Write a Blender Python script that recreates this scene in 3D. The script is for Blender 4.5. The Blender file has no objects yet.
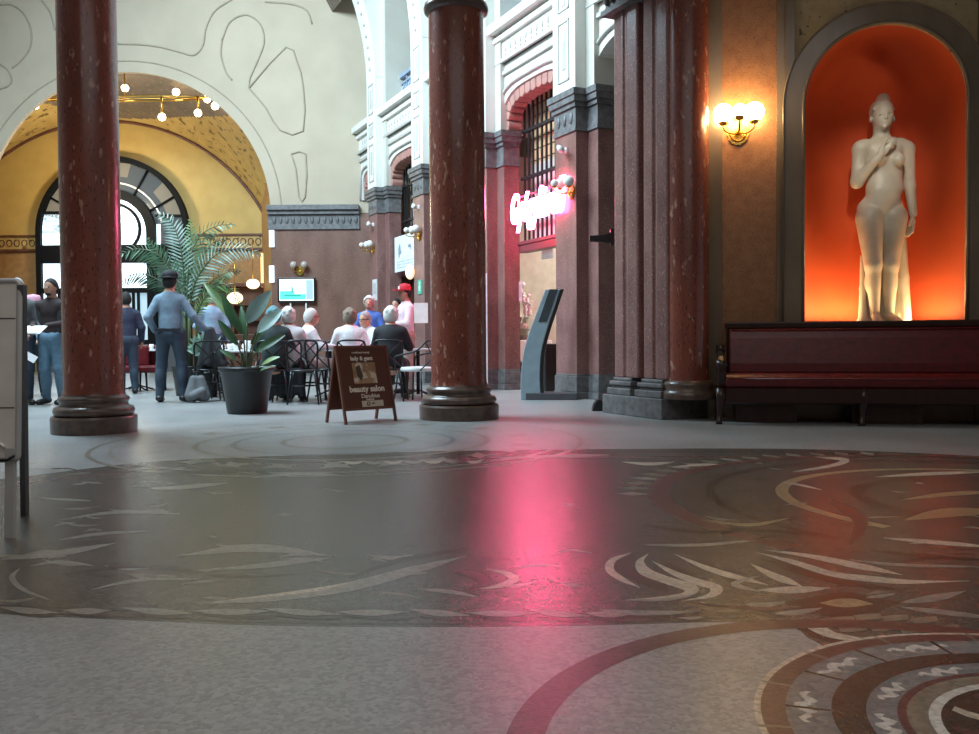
import bpy, math, random
import numpy as np
from mathutils import Matrix, Vector
random.seed(4)
SC = bpy.context.scene
COL = SC.collection
F = 900.0; CAMH = 0.85
PITCH = math.atan(26/900.0); ROLL = math.radians(-0.4)
# ------------------------------------------------------------------ camera
cam_d = bpy.data.cameras.new('camera'); cam = bpy.data.objects.new('camera', cam_d); COL.objects.link(cam)
cam_d.sensor_width = 36; cam_d.lens = F/979*36; cam_d.clip_end = 200; cam_d.clip_start = 0.05
CM = Matrix.Translation((0, 0, CAMH)) @ Matrix.Rotation(math.pi/2-PITCH, 4, 'X') @ Matrix.Rotation(ROLL, 4, 'Z')
cam.matrix_world = CM
SC.camera = cam
SC.view_settings.view_transform = 'Standard'; SC.view_settings.look = 'None'
SC.view_settings.gamma = 1; SC.view_settings.exposure = 0
try: SC.cycles.use_denoising = True
except Exception: pass
def ray(px, py):
    d = CM.to_3x3() @ Vector(((px-489.5)/F, -(py-367)/F, -1.0)); return d
def fl(px, py, z=0.0):                      # pixel -> point on the horizontal plane z
    d = ray(px, py); t = (z-CAMH)/d.z
    return Vector((d.x*t, d.y*t, z))
def at(px, py, Y):                          # pixel -> point at distance Y
    d = ray(px, py); t = Y/d.y
    return Vector((d.x*t, Y, CAMH+d.z*t))
def frame(o, ang):                          # local frame, x axis turned by ang
    return Matrix.Translation(o) @ Matrix.Rotation(ang, 4, 'Z')
def onf(M, px, py, y=0.0):                  # pixel -> local point on plane y=const of frame M
    Mi = M.inverted(); o = Mi @ Vector((0, 0, CAMH)); d = Mi.to_3x3() @ ray(px, py)
    t = (y-o.y)/d.y; return o+d*t
# ------------------------------------------------------------------ materials
MATS = {}
def mat(name, c, rough=.6, metal=0, spec=.5, emit=None, es=0, coat=0, noise=None, bump=None, speck=None, alpha=None, trans=0):
    """noise=(scale, colour2, stretch) ; speck=(scale, colour, threshold)"""
    if name in MATS: return MATS[name]
    m = bpy.data.materials.new(name); m.use_nodes = True; nt = m.node_tree; b = nt.nodes['Principled BSDF']
    b.inputs['Roughness'].default_value = rough; b.inputs['Metallic'].default_value = metal
    b.inputs['Specular IOR Level'].default_value = spec; b.inputs['Coat Weight'].default_value = coat
    b.inputs['Coat Roughness'].default_value = .08
    if trans: b.inputs['Transmission Weight'].default_value = trans
    col = (*c, 1); b.inputs['Base Color'].default_value = col
    tc = nt.nodes.new('ShaderNodeTexCoord'); mp = nt.nodes.new('ShaderNodeMapping'); nt.links.new(tc.outputs['Object'], mp.inputs[0])
    cur = None
    def mixer(fac, a, bcol):
        mx = nt.nodes.new('ShaderNodeMix'); mx.data_type = 'RGBA'
        nt.links.new(fac, mx.inputs[0])
        if a is None: mx.inputs[6].default_value = col
        else: nt.links.new(a, mx.inputs[6])
        mx.inputs[7].default_value = (*bcol, 1)
        return mx.outputs[2]
    if noise is None and speck is None and emit is None: noise = (6, tuple(x*.86 for x in c), 1)
    if noise:
        if noise[2] != 1: mp.inputs['Scale'].default_value = (1, 1, noise[2])
        n = nt.nodes.new('ShaderNodeTexNoise'); n.inputs['Scale'].default_value = noise[0]; n.inputs['Detail'].default_value = 6
        nt.links.new(mp.outputs[0], n.inputs['Vector'])
        r = nt.nodes.new('ShaderNodeMapRange'); r.inputs[1].default_value = .35; r.inputs[2].default_value = .65
        nt.links.new(n.outputs[0], r.inputs[0]); cur = mixer(r.outputs[0], cur, noise[1])
    if speck:
        for (sc, cc, th) in (speck if isinstance(speck, list) else [speck]):
            n = nt.nodes.new('ShaderNodeTexNoise'); n.inputs['Scale'].default_value = sc; n.inputs['Detail'].default_value = 3
            nt.links.new(mp.outputs[0], n.inputs['Vector'])
            r = nt.nodes.new('ShaderNodeMapRange'); r.inputs[1].default_value = th; r.inputs[2].default_value = th+.06
            nt.links.new(n.outputs[0], r.inputs[0]); cur = mixer(r.outputs[0], cur, cc)
    if cur: nt.links.new(cur, b.inputs['Base Color'])
    if bump:
        n = nt.nodes.new('ShaderNodeTexNoise'); n.inputs['Scale'].default_value = bump[0]; n.inputs['Detail'].default_value = 4
        nt.links.new(tc.outputs['Object'], n.inputs['Vector'])
        bp = nt.nodes.new('ShaderNodeBump'); bp.inputs['Strength'].default_value = bump[1]; bp.inputs['Distance'].default_value = .01
        nt.links.new(n.outputs[0], bp.inputs['Height']); nt.links.new(bp.outputs[0], b.inputs['Normal'])
    if emit:
        b.inputs['Emission Color'].default_value = (*emit, 1); b.inputs['Emission Strength'].default_value = es
    MATS[name] = m; return m
def floor_mat(name, c, rough=.25, jit=.25, spec=.5):
    m = bpy.data.materials.new(name); m.use_nodes = True; nt = m.node_tree; b = nt.nodes['Principled BSDF']
    tc = nt.nodes.new('ShaderNodeTexCoord')
    v = nt.nodes.new('ShaderNodeTexVoronoi'); v.inputs['Scale'].default_value = 75; nt.links.new(tc.outputs['Object'], v.inputs['Vector'])
    n = nt.nodes.new('ShaderNodeTexNoise'); n.inputs['Scale'].default_value = 1.3; n.inputs['Detail'].default_value = 5; nt.links.new(tc.outputs['Object'], n.inputs['Vector'])
    hs = nt.nodes.new('ShaderNodeSeparateColor'); nt.links.new(v.outputs['Color'], hs.inputs[0])
    r = nt.nodes.new('ShaderNodeMapRange'); r.inputs[3].default_value = 1-jit; r.inputs[4].default_value = 1+jit; nt.links.new(hs.outputs[0], r.inputs[0])
    r2 = nt.nodes.new('ShaderNodeMapRange'); r2.inputs[1].default_value = .3; r2.inputs[2].default_value = .7; r2.inputs[3].default_value = .85; r2.inputs[4].default_value = 1.15
    nt.links.new(n.outputs[0], r2.inputs[0])
    mu = nt.nodes.new('ShaderNodeMath'); mu.operation = 'MULTIPLY'; nt.links.new(r.outputs[0], mu.inputs[0]); nt.links.new(r2.outputs[0], mu.inputs[1])
    vm = nt.nodes.new('ShaderNodeVectorMath'); vm.operation = 'SCALE'; vm.inputs[0].default_value = c; nt.links.new(mu.outputs[0], vm.inputs['Scale'])
    nt.links.new(vm.outputs[0], b.inputs['Base Color'])
    e = nt.nodes.new('ShaderNodeTexVoronoi'); e.feature = 'DISTANCE_TO_EDGE'; e.inputs['Scale'].default_value = 75; nt.links.new(tc.outputs['Object'], e.inputs['Vector'])
    er = nt.nodes.new('ShaderNodeMapRange'); er.inputs[2].default_value = .12; nt.links.new(e.outputs[0], er.inputs[0])
    ad = nt.nodes.new('ShaderNodeMath'); ad.operation = 'ADD'; nt.links.new(er.outputs[0], ad.inputs[0]); nt.links.new(hs.outputs[1], ad.inputs[1])
    bp = nt.nodes.new('ShaderNodeBump'); bp.inputs['Strength'].default_value = .35; bp.inputs['Distance'].default_value = .0007
    nt.links.new(ad.outputs[0], bp.inputs['Height']); nt.links.new(bp.outputs[0], b.inputs['Normal'])
    b.inputs['Roughness'].default_value = rough; b.inputs['Specular IOR Level'].default_value = spec
    return m
RED = mat('red_marble', (.25, .070, .045), .27, noise=(3, (.16, .046, .032), .35), speck=[(20, (.42, .22, .16), .615), (60, (.075, .026, .02), .60)], coat=.1)
PINK = mat('pink_granite', (.26, .13, .115), .32, noise=(5, (.18, .085, .075), .5), speck=[(70, (.40, .27, .25), .6), (90, (.07, .03, .03), .62)], bump=(60, .1))
BROWN = mat('brown_granite', (.36, .185, .09), .35, noise=(9, (.27, .125, .06), 1), speck=[(60, (.34, .2, .11), .58), (75, (.06, .025, .015), .6)], bump=(60, .1))
GREYM = mat('grey_brown_marble', (.22, .175, .125), .2, noise=(2.5, (.15, .12, .088), .4), speck=(40, (.15, .12, .09), .68))
STONE = mat('dark_grey_stone', (.17, .165, .165), .5, noise=(12, (.10, .095, .095), 1), bump=(30, .3))
BASE = mat('brown_base_stone', (.13, .082, .062), .28, noise=(14, (.075, .05, .04), 1))
WHITE = mat('white_plaster', (.76, .75, .70), .75, noise=(1.5, (.70, .685, .63), 1), bump=(6, .15))
CREAM = mat('cream_plaster', (.56, .54, .47), .8, noise=(1.2, (.50, .475, .41), 1))
LINE = mat('moulding_grey', (.50, .475, .43), .8)
LUN = mat('lunette_plaster', (.51, .43, .32), .8, noise=(1.2, (.46, .385, .285), 1))
LUNL = mat('lunette_relief_shade', (.40, .335, .25), .8)  # lunette plaster darkened to draw in the relief's shading
ENDG = mat('end_wall_granite', (.21, .105, .075), .35, noise=(3, (.15, .07, .05), .4), speck=[(70, (.33, .2, .16), .6)])
GOLD = mat('ochre_plaster', (.54, .38, .12), .6, noise=(2, (.48, .33, .10), 1))
GOLDD = mat('gilded_mosaic_vault', (.50, .35, .12), .4, noise=(3, (.42, .28, .09), 1), speck=(5.5, (.12, .075, .025), .585))
DUSK = mat('grey_brown_mosaic', (.15, .115, .085), .5, noise=(4, (.11, .085, .065), 1), speck=(12, (.26, .2, .12), .6))
OCWALL = mat('ochre_brown_wall', (.36, .19, .06), .6, noise=(7, (.27, .14, .05), 1))
DWOOD = mat('dark_wood', (.035, .012, .010), .3, noise=(14, (.02, .007, .006), .3))
WOOD = mat('reddish_wood', (.13, .045, .025), .4, noise=(8, (.09, .03, .018), .3))
LEATH = mat('oxblood_leather', (.14, .009, .012), .36, noise=(14, (.085, .006, .009), 1), bump=(25, .15))
BRASS = mat('brass', (.75, .48, .12), .28, 1, noise=(20, (.6, .36, .08), 1))
STEEL = mat('painted_steel', (.55, .56, .55), .35, .2)
BLACK = mat('black_lacquer', (.012, .012, .014), .3)
BLKM = mat('black_iron', (.02, .02, .022), .45, .3)
MARB = mat('white_marble', (.68, .64, .54), .42, noise=(4, (.55, .50, .40), 1), bump=(30, .15))
NICHE = mat('vermilion_plaster', (.56, .078, .016), .7, noise=(3, (.52, .068, .014), 1), bump=(40, .1))
SPAN = mat('beige_mosaic', (.42, .34, .20), .6, noise=(10, (.35, .27, .15), 1), speck=(16, (.09, .06, .04), .62))
GLOBE = mat('lit_opal_globe', (1, .9, .7), .4, emit=(1, .66, .30), es=45)
GLOBS = mat('softly_lit_globe', (1, .9, .7), .4, emit=(1, .74, .42), es=2.2)
BULB = mat('lit_bulb', (1, .95, .8), .4, emit=(1, .80, .5), es=22)
OPAL = mat('unlit_opal_glass', (.85, .85, .82), .15)
PANEL = mat('white_board', (.80, .76, .70), .35)
# ------------------------------------------------------------------ mesh builder
class MB:
    def __init__(s): s.v = []; s.f = []; s.m = []; s.sm = []
    def add(s, vs, fs, mi=0, smooth=False, T=None):
        n = len(s.v)
        for p in vs:
            p = Vector(p)
            if T is not None: p = T @ p
            s.v.append(tuple(p))
        for f in fs: s.f.append(tuple(i+n for i in f)); s.m.append(mi); s.sm.append(smooth)
        return s
    def box(s, a, b, mi=0, T=None):
        x0, y0, z0 = a; x1, y1, z1 = b
        vs = [(x0,y0,z0),(x1,y0,z0),(x1,y1,z0),(x0,y1,z0),(x0,y0,z1),(x1,y0,z1),(x1,y1,z1),(x0,y1,z1)]
        return s.add(vs, [(0,3,2,1),(4,5,6,7),(0,1,5,4),(1,2,6,5),(2,3,7,6),(3,0,4,7)], mi, False, T)
    def prism(s, poly, z0, z1, mi=0, T=None):
        n = len(poly); vs = [(x,y,z0) for x,y in poly]+[(x,y,z1) for x,y in poly]
        fs = [tuple(range(n))[::-1], tuple(range(n, 2*n))]+[(i,(i+1)%n,n+(i+1)%n,n+i) for i in range(n)]
        return s.add(vs, fs, mi, False, T)
    def extr(s, poly, y0, y1, mi=0, T=None):           # outline in x,z pulled along y
        n = len(poly); vs = [(x,y0,z) for x,z in poly]+[(x,y1,z) for x,z in poly]
        fs = [tuple(range(n)), tuple(range(n, 2*n))[::-1]]+[(i,n+i,n+(i+1)%n,(i+1)%n) for i in range(n)]
        return s.add(vs, fs, mi, False, T)
    def lathe(s, prof, seg=32, mi=0, T=None, smooth=True, a0=0, a1=2*math.pi):
        full = abs(a1-a0-2*math.pi) < 1e-6; k = seg if full else seg+1; vs = []; fs = []
        for r, z in prof:
            for i in range(k):
                a = a0+(a1-a0)*i/seg; vs.append((r*math.cos(a), r*math.sin(a), z))
        for j in range(len(prof)-1):
            for i in range(seg):
                i2 = (i+1) % k; fs.append((j*k+i, j*k+i2, (j+1)*k+i2, (j+1)*k+i))
        return s.add(vs, fs, mi, smooth, T)
    def tube(s, pts, r, seg=8, mi=0, T=None, cap=True):
        pts = [Vector(p) for p in pts]; n = len(pts)
        rs = r if isinstance(r, (list, tuple)) else [r]*n
        vs = []; fs = []; up = None
        for i, p in enumerate(pts):
            t = (pts[min(i+1, n-1)]-pts[max(i-1, 0)]).normalized()
            if up is None: up = Vector((0,0,1)) if abs(t.z) < .9 else Vector((1,0,0))
            x = t.cross(up).normalized(); up = x.cross(t).normalized()
            for k in range(seg):
                a = 2*math.pi*k/seg; vs.append(p+x*(rs[i]*math.cos(a))+up*(rs[i]*math.sin(a)))
        for i in range(n-1):
            for k in range(seg):
                k2 = (k+1) % seg; fs.append((i*seg+k, i*seg+k2, (i+1)*seg+k2, (i+1)*seg+k))
        if cap: fs += [tuple(range(seg))[::-1], tuple(range((n-1)*seg, n*seg))]
        return s.add(vs, fs, mi, True, T)
    def ball(s, c, r, seg=16, mi=0, T=None, sc=(1,1,1)):
        rg = max(6, seg//2); vs = []; fs = []
        for j in range(rg+1):
            ph = math.pi*j/rg
            for i in range(seg):
                a = 2*math.pi*i/seg
                vs.append((c[0]+r*sc[0]*math.sin(ph)*math.cos(a), c[1]+r*sc[1]*math.sin(ph)*math.sin(a), c[2]+r*sc[2]*math.cos(ph)))
        for j in range(rg):
            for i in range(seg):
                fs.append((j*seg+i, (j+1)*seg+i, (j+1)*seg+(i+1) % seg, j*seg+(i+1) % seg))
        return s.add(vs, fs, mi, True, T)
    def arch(s, x0, x1, z0, z1, xc, rx, zs, rz, yf, yb, p=2.0, mi=0, T=None, n=28, holebot=None):
        """wall slab between yf (seen) and yb with an arched opening"""
        L = [(xc-rx, z0 if holebot is None else holebot)]
        cur = []
        for i in range(n+1):
            t = -1+2*i/n; t = math.sin(t*math.pi/2)
            cur.append((xc+rx*t, zs+rz*max(0, 1-abs(t)**p)**(1/p)))
        vs = []; fs = []
        def q(a, b, c, d):
            k = len(vs); vs.extend([a, b, c, d]); fs.append((k, k+1, k+2, k+3))
        for y in (yf, yb):
            q((x0,y,z0),(xc-rx,y,z0),(xc-rx,y,z1),(x0,y,z1)); q((xc+rx,y,z0),(x1,y,z0),(x1,y,z1),(xc+rx,y,z1))
            for (a, za), (b, zb) in zip(cur, cur[1:]): q((a,y,za),(b,y,zb),(b,y,z1),(a,y,z1))
        bot = z0 if holebot is None else holebot
        edge = [(xc-rx, bot)]+cur+[(xc+rx, bot)]
        for (a, za), (b, zb) in zip(edge, edge[1:]): q((a,yf,za),(b,yf,zb),(b,yb,zb),(a,yb,za))
        q((x0,yf,z0),(x0,yf,z1),(x0,yb,z1),(x0,yb,z0)); q((x1,yf,z0),(x1,yf,z1),(x1,yb,z1),(x1,yb,z0)); q((x0,yf,z1),(x1,yf,z1),(x1,yb,z1),(x0,yb,z1))
        return s.add(vs, fs, mi, False, T)
    def ring(s, pts_in, pts_out, y0, y1, mi=0, T=None):        # strip between two x,z curves pulled along y
        n = len(pts_in); vs = [(x,y0,z) for x,z in pts_in]+[(x,y0,z) for x,z in pts_out]+[(x,y1,z) for x,z in pts_in]+[(x,y1,z) for x,z in pts_out]
        fs = []
        for i in range(n-1): fs += [(i,i+1,n+i+1,n+i),(2*n+i,3*n+i,3*n+i+1,2*n+i+1),(i,2*n+i,2*n+i+1,i+1),(n+i,n+i+1,3*n+i+1,3*n+i)]
        fs += [(0,n,3*n,2*n),(n-1,3*n-1,4*n-1,2*n-1)]
        return s.add(vs, fs, mi, False, T)
    def build(s, name, mats, parent=None, M=None, bevel=0):
        me = bpy.data.meshes.new(name); me.from_pydata(s.v, [], s.f)
        for m in (mats if isinstance(mats, (list, tuple)) else [mats]): me.materials.append(m)
        me.polygons.foreach_set('material_index', s.m); me.polygons.foreach_set('use_smooth', s.sm); me.update()
        return link(name, me, parent, M, bevel)
def link(name, me, parent=None, M=None, bevel=0):
    o = bpy.data.objects.new(name, me); COL.objects.link(o)
    if parent is not None: o.parent = parent
    if M is not None: o.matrix_world = M if parent is None else o.matrix_world; 
    if M is not None and parent is not None: o.matrix_local = M
    if bevel:
        b = o.modifiers.new('bevel', 'BEVEL'); b.width = bevel; b.segments = 2; b.limit_method = 'ANGLE'
    return o
def tag(o, label=None, cat=None, group=None, kind=None):
    if label: o['label'] = label
    if cat: o['category'] = cat
    if group: o['group'] = group
    if kind: o['kind'] = kind
    return o
def root(name, label, cat, M=None, group=None):
    o = bpy.data.objects.new(name, None); COL.objects.link(o); o.empty_display_size = .1
    if M is not None: o.matrix_world = M
    return tag(o, label, cat, group)
def copy_tree(o, parent=None):
    c = o.copy(); COL.objects.link(c)
    if parent is not None: c.parent = parent
    for ch in [x for x in KIDS(o)]: copy_tree(ch, c)
    return c
def KIDS(o): return [x for x in bpy.data.objects if x.parent == o]
def text(name, body, size, m, parent, M, extr=.002, shear=0, bold=0, align='CENTER'):
    c = bpy.data.curves.new(name, 'FONT'); c.body = body; c.size = size; c.extrude = extr; c.shear = shear; c.offset = bold
    c.align_x = align; c.align_y = 'CENTER'; c.resolution_u = 4
    t = bpy.data.objects.new('tmp', c); COL.objects.link(t)
    me = bpy.data.meshes.new_from_object(t.evaluated_get(bpy.context.evaluated_depsgraph_get()))
    bpy.data.objects.remove(t); me.materials.clear(); me.materials.append(m)
    return link(name, me, parent, M)
def S(o): return tag(o, kind='structure')
def crv(pts, n=6):                          # Catmull-Rom through points of any dimension
    P = [np.array(p, float) for p in pts]; P = [2*P[0]-P[1]]+P+[2*P[-1]-P[-2]]; out = []
    for i in range(1, len(P)-2):
        for k in range(n):
            t = k/n; out.append(.5*(2*P[i]+(P[i+1]-P[i-1])*t+(2*P[i-1]-5*P[i]+4*P[i+1]-P[i+2])*t*t+(3*P[i]-P[i-1]-3*P[i+1]+P[i+2])*t**3))
    out.append(P[-2]); return out
# ------------------------------------------------------------------ signed distance modelling (bodies, statue)
class SDF:
    def __init__(s, h=.0125): s.p = []; s.h = h
    def cap(s, a, b, r1, r2, lab='', k=.03, flat=None):
        s.p.append(('c', np.array(a, float), np.array(b, float), r1, r2, lab, k, flat)); return s
    def ell(s, c, r, lab='', k=.03, rz=0, rx=0, sub=False):
        s.p.append(('e', np.array(c, float), np.array(r, float), rz, rx, lab, k, sub)); return s
    def mesh(s, name, labs=None, inf=0.0, clip=None):
        h = s.h; pr = [p for p in s.p if labs is None or p[5] in labs]
        lo = np.full(3, 1e9); hi = -lo
        def bb(p):
            if p[0] == 'c':
                r = max(p[3], p[4])*(max(1, p[7][1]) if p[7] else 1)+inf; return np.minimum(p[1], p[2])-r, np.maximum(p[1], p[2])+r
            r = max(p[2]) if (p[3] or p[4]) else p[2]; return p[1]-r-inf, p[1]+r+inf
        for p in pr:
            a, b = bb(p); lo = np.minimum(lo, a); hi = np.maximum(hi, b)
        lo -= 3*h; hi += 3*h; n = np.ceil((hi-lo)/h).astype(int)+1
        G = np.full(n, .5, np.float32); ax = [lo[i]+h*np.arange(n[i]) for i in range(3)]
        for p in pr:
            a, b = bb(p); k = p[6]; m = k+2*h
            i0 = np.maximum(((a-m-lo)/h).astype(int), 0); i1 = np.minimum(((b+m-lo)/h).astype(int)+2, n)
            X, Y, Z = np.meshgrid(ax[0][i0[0]:i1[0]], ax[1][i0[1]:i1[1]], ax[2][i0[2]:i1[2]], indexing='ij')
            P = np.stack([X, Y, Z], -1)
            if p[0] == 'c':
                ab = p[2]-p[1]; L = max(ab@ab, 1e-9); q = P-p[1]; t = np.clip((q@ab)/L, 0, 1); q = q-t[..., None]*ab
                if p[7]:
                    nn = np.array(p[7][0], float); nn /= np.linalg.norm(nn); q = q+nn*((q@nn)[..., None]*(1/p[7][1]-1))
                d = np.linalg.norm(q, axis=-1)-(p[3]+(p[4]-p[3])*t)
            else:
                q = P-p[1]
                if p[3]:
                    c_, s_ = math.cos(-p[3]), math.sin(-p[3]); q = np.stack([q[..., 0]*c_-q[..., 1]*s_, q[..., 0]*s_+q[..., 1]*c_, q[..., 2]], -1)
                if p[4]:
                    c_, s_ = math.cos(-p[4]), math.sin(-p[4]); q = np.stack([q[..., 0], q[..., 1]*c_-q[..., 2]*s_, q[..., 1]*s_+q[..., 2]*c_], -1)
                k0 = np.linalg.norm(q/p[2], axis=-1); k1 = np.linalg.norm(q/p[2]**2, axis=-1)+1e-6; d = k0*(k0-1)/k1
                d = np.where(k0 < .2, -min(p[2])*.8, d)
            d = d-inf; sl = tuple(slice(i0[i], i1[i]) for i in range(3)); g = G[sl]
            if p[0] == 'e' and p[7]: hh = np.maximum(k-np.abs(-d-g), 0)/k; G[sl] = np.maximum(g, -d)+hh*hh*k*.25
            else: hh = np.maximum(k-np.abs(g-d), 0)/k; G[sl] = np.minimum(g, d)-hh*hh*k*.25
        if clip is not None:
            X, Y, Z = np.meshgrid(*ax, indexing='ij')
            for (pt, nr) in clip:
                nr = np.array(nr, float); nr /= np.linalg.norm(nr)
                G = np.maximum(G, (X-pt[0])*nr[0]+(Y-pt[1])*nr[1]+(Z-pt[2])*nr[2])
        G[0] = G[-1] = .5; G[:, 0] = G[:, -1] = .5; G[:, :, 0] = G[:, :, -1] = .5
        return nets(name, G, lo, h)
def nets(name, G, lo, h):
    I = G < 0; nx, ny, nz = G.shape; c = I[:-1, :-1, :-1].astype(np.int8)*0; cs = {}
    for dx in (0, 1):
        for dy in (0, 1):
            for dz in (0, 1): c = c+I[dx:nx-1+dx, dy:ny-1+dy, dz:nz-1+dz]
    act = (c > 0) & (c < 8); idx = np.full(act.shape, -1, np.int64); A = np.argwhere(act); idx[act] = np.arange(len(A))
    acc = np.zeros((len(A), 3)); cnt = np.zeros(len(A)); x, y, z = A.T
    C = [(0,0,0),(1,0,0),(0,1,0),(1,1,0),(0,0,1),(1,0,1),(0,1,1),(1,1,1)]
    for i in range(8):
        for j in range(i+1, 8):
            a, b = C[i], C[j]
            if sum(abs(a[k]-b[k]) for k in range(3)) != 1: continue
            ga = G[x+a[0], y+a[1], z+a[2]]; gb = G[x+b[0], y+b[1], z+b[2]]; m = (ga < 0) != (gb < 0)
            t = np.where(m, ga/np.where(m, ga-gb, 1), 0)
            for k in range(3): acc[:, k] += np.where(m, a[k]+t*(b[k]-a[k]), 0)
            cnt += m
    V = (A+acc/cnt[:, None])*h+lo; Fs = []
    for ax in range(3):
        u, w = [(1, 2), (2, 0), (0, 1)][ax]
        s0 = [slice(None)]*3; s1 = [slice(None)]*3; s0[ax] = slice(0, -1); s1[ax] = slice(1, None)
        a = I[tuple(s0)]; b = I[tuple(s1)]; E = np.argwhere(a != b); E = E[(E[:, u] > 0) & (E[:, w] > 0)]
        E = E[(E[:, u] < G.shape[u]-1) & (E[:, w] < G.shape[w]-1)]
        if not len(E): continue
        fl_ = a[tuple(E.T)]; o = []
        for du, dw in ((0, 0), (1, 0), (1, 1), (0, 1)):
            e = E.copy(); e[:, u] -= du; e[:, w] -= dw; o.append(idx[tuple(e.T)])
        o = np.stack(o, 1); o[~fl_] = o[~fl_][:, ::-1]; Fs.append(o)
    Fa = np.concatenate(Fs); me = bpy.data.meshes.new(name)
    me.vertices.add(len(V)); me.vertices.foreach_set('co', V.astype(np.float32).ravel())
    me.loops.add(Fa.size); me.loops.foreach_set('vertex_index', Fa.ravel().astype(np.int32))
    me.polygons.add(len(Fa)); me.polygons.foreach_set('loop_start', np.arange(0, Fa.size, 4, dtype=np.int32))
    me.polygons.foreach_set('use_smooth', np.ones(len(Fa), bool)); me.update(calc_edges=True); me.validate()
    return me
#@@@PART2
# ================================================================== SETTING
WA = math.atan2(.903, -.4295)
W = frame(fl(577, 399.2), WA)                      # long right wall of the hall: x away, y into the hall
NA = math.radians(-13)
N = frame(fl(700, 417.0), NA)                      # niche wall: x right, y into the wall
YE = 23.0                                          # end wall
def rad(cx, cz, R, a0, a1, n=32, sz=1): return [(cx+R*math.cos(a0+(a1-a0)*i/n), cz+sz*R*math.sin(a0+(a1-a0)*i/n)) for i in range(n+1)]
# ---- floor with its mosaic
FIELD = floor_mat('mosaic_light_field', (.265, .268, .262), .30, .22)
DARKF = floor_mat('mosaic_dark_band', (.095, .088, .075), .25, .25)
PALE = floor_mat('mosaic_cream', (.44, .39, .31), .3, .3)
PALE2 = floor_mat('mosaic_pale_grey', (.24, .225, .195), .28, .3)
RUST = floor_mat('mosaic_rust', (.105, .055, .05), .28, .25)
BLUEG = floor_mat('mosaic_blue_grey', (.16, .175, .175), .28, .25)
DEEP = floor_mat('mosaic_umber', (.055, .045, .037), .26, .25)
GOLDF = floor_mat('mosaic_gold', (.28, .225, .13), .28, .3)
WHITF = floor_mat('mosaic_white', (.50, .49, .44), .3, .2)
OLIVE = floor_mat('mosaic_olive', (.19, .17, .13), .28, .25)
FM = [FIELD, DARKF, PALE, PALE2, RUST, BLUEG, DEEP, GOLDF, WHITF, OLIVE]
FI, DK, PA, P2, RU, BG, DE, GO, WH, OL = range(10)
fb = MB(); fb.box((-24, -6, -.3), (16, 34, 0), FI)
zc = [0.00004]
def inlay(poly, mi, step=True):                   # flat tesserae field laid in the floor
    if step: zc[0] += .0000025
    fb.add([(x, y, zc[0]) for x, y in poly], [tuple(range(len(poly)))], mi)
def strip(L, R, mi):
    zc[0] += .0000025
    n = len(L); fb.add([(x, y, zc[0]) for x, y in L]+[(x, y, zc[0]) for x, y in R], [(i, i+1, n+i+1, n+i) for i in range(n-1)], mi)
def stroke(pts, mi, w=None, taper=True, n=7):      # x, y, width traced on the photo, laid on the floor
    c = crv([(p[0], p[1], (p[2] if len(p) > 2 else w)) for p in pts], n); L = []; R = []; m = len(c)
    for i, p in enumerate(c):
        d = c[min(i+1, m-1)]-c[max(i-1, 0)]; dx, dy = d[0], d[1]*4; l = math.hypot(dx, dy) or 1
        t = i/(m-1); ww = p[2]*.5*((1-abs(2*t-1)**3)*.9+.1 if taper else 1)
        nx, ny = -dy/l*2.2, dx/l
        a = fl(p[0]+nx*ww, p[1]+ny*ww); b = fl(p[0]-nx*ww, p[1]-ny*ww); L.append((a.x, a.y)); R.append((b.x, b.y))
    strip(L, R, mi)
def pxpoly(pts, mi, n=8):
    c = crv(pts, n) if n else pts
    inlay([tuple(fl(p[0], p[1]))[:2] for p in c], mi)
def circ(cx, cy, r0, r1, mi, a0=0, a1=360, n=72):
    A = [math.radians(a0+(a1-a0)*i/n) for i in range(n+1)]
    strip([(cx+r0*math.cos(a), cy+r0*math.sin(a)) for a in A], [(cx+r1*math.cos(a), cy+r1*math.sin(a)) for a in A], mi)
# broad dark band crossing the hall
near = crv([(-120, 606), (0, 614), (125, 620), (280, 626), (490, 627), (610, 625), (730, 622), (790, 626), (812, 640), (850, 650), (979, 640), (1250, 612)], 8)
far = crv([(-120, 492), (27, 476), (150, 462), (300, 455), (450, 451), (600, 449), (800, 449), (979, 456), (1250, 470)], 11)
k = min(len(near), len(far)); A = [tuple(fl(p[0], p[1]))[:2] for p in near]; B = [tuple(fl(p[0], p[1]))[:2] for p in far]
inlay(A+B[::-1], DK)
for off, wd, c in ((3, 2.0, DE), (9, 1.6, DE)):
    stroke([(p[0], p[1]-off) for p in near[::8]][:8], c, wd, False)
stroke([(p[0], p[1]+3) for p in far[::8]], DE, 1.2, False); stroke([(p[0], p[1]+8) for p in far[::8]], RU, 1.2, False)
ec = fl(345, 441)
for r, wd, c in ((2.0, .04, OL), (1.85, .03, P2), (1.2, .05, OL), (.9, .05, BG), (.5, .05, OL)): circ(ec.x, ec.y, r, r+wd, c)
for i in range(26):
    a = 2*math.pi*i/26; x, y = ec.x+1.55*math.cos(a), ec.y+1.55*math.sin(a)
    inlay([(x+.16*math.cos(a+q)*(1 if j % 2 else .45), y+.16*math.sin(a+q)*(1 if j % 2 else .45)) for j, q in enumerate([0, .8, 1.57, 2.4, 3.14, 3.9, 4.7, 5.5])], OL if i % 2 else P2)
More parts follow.
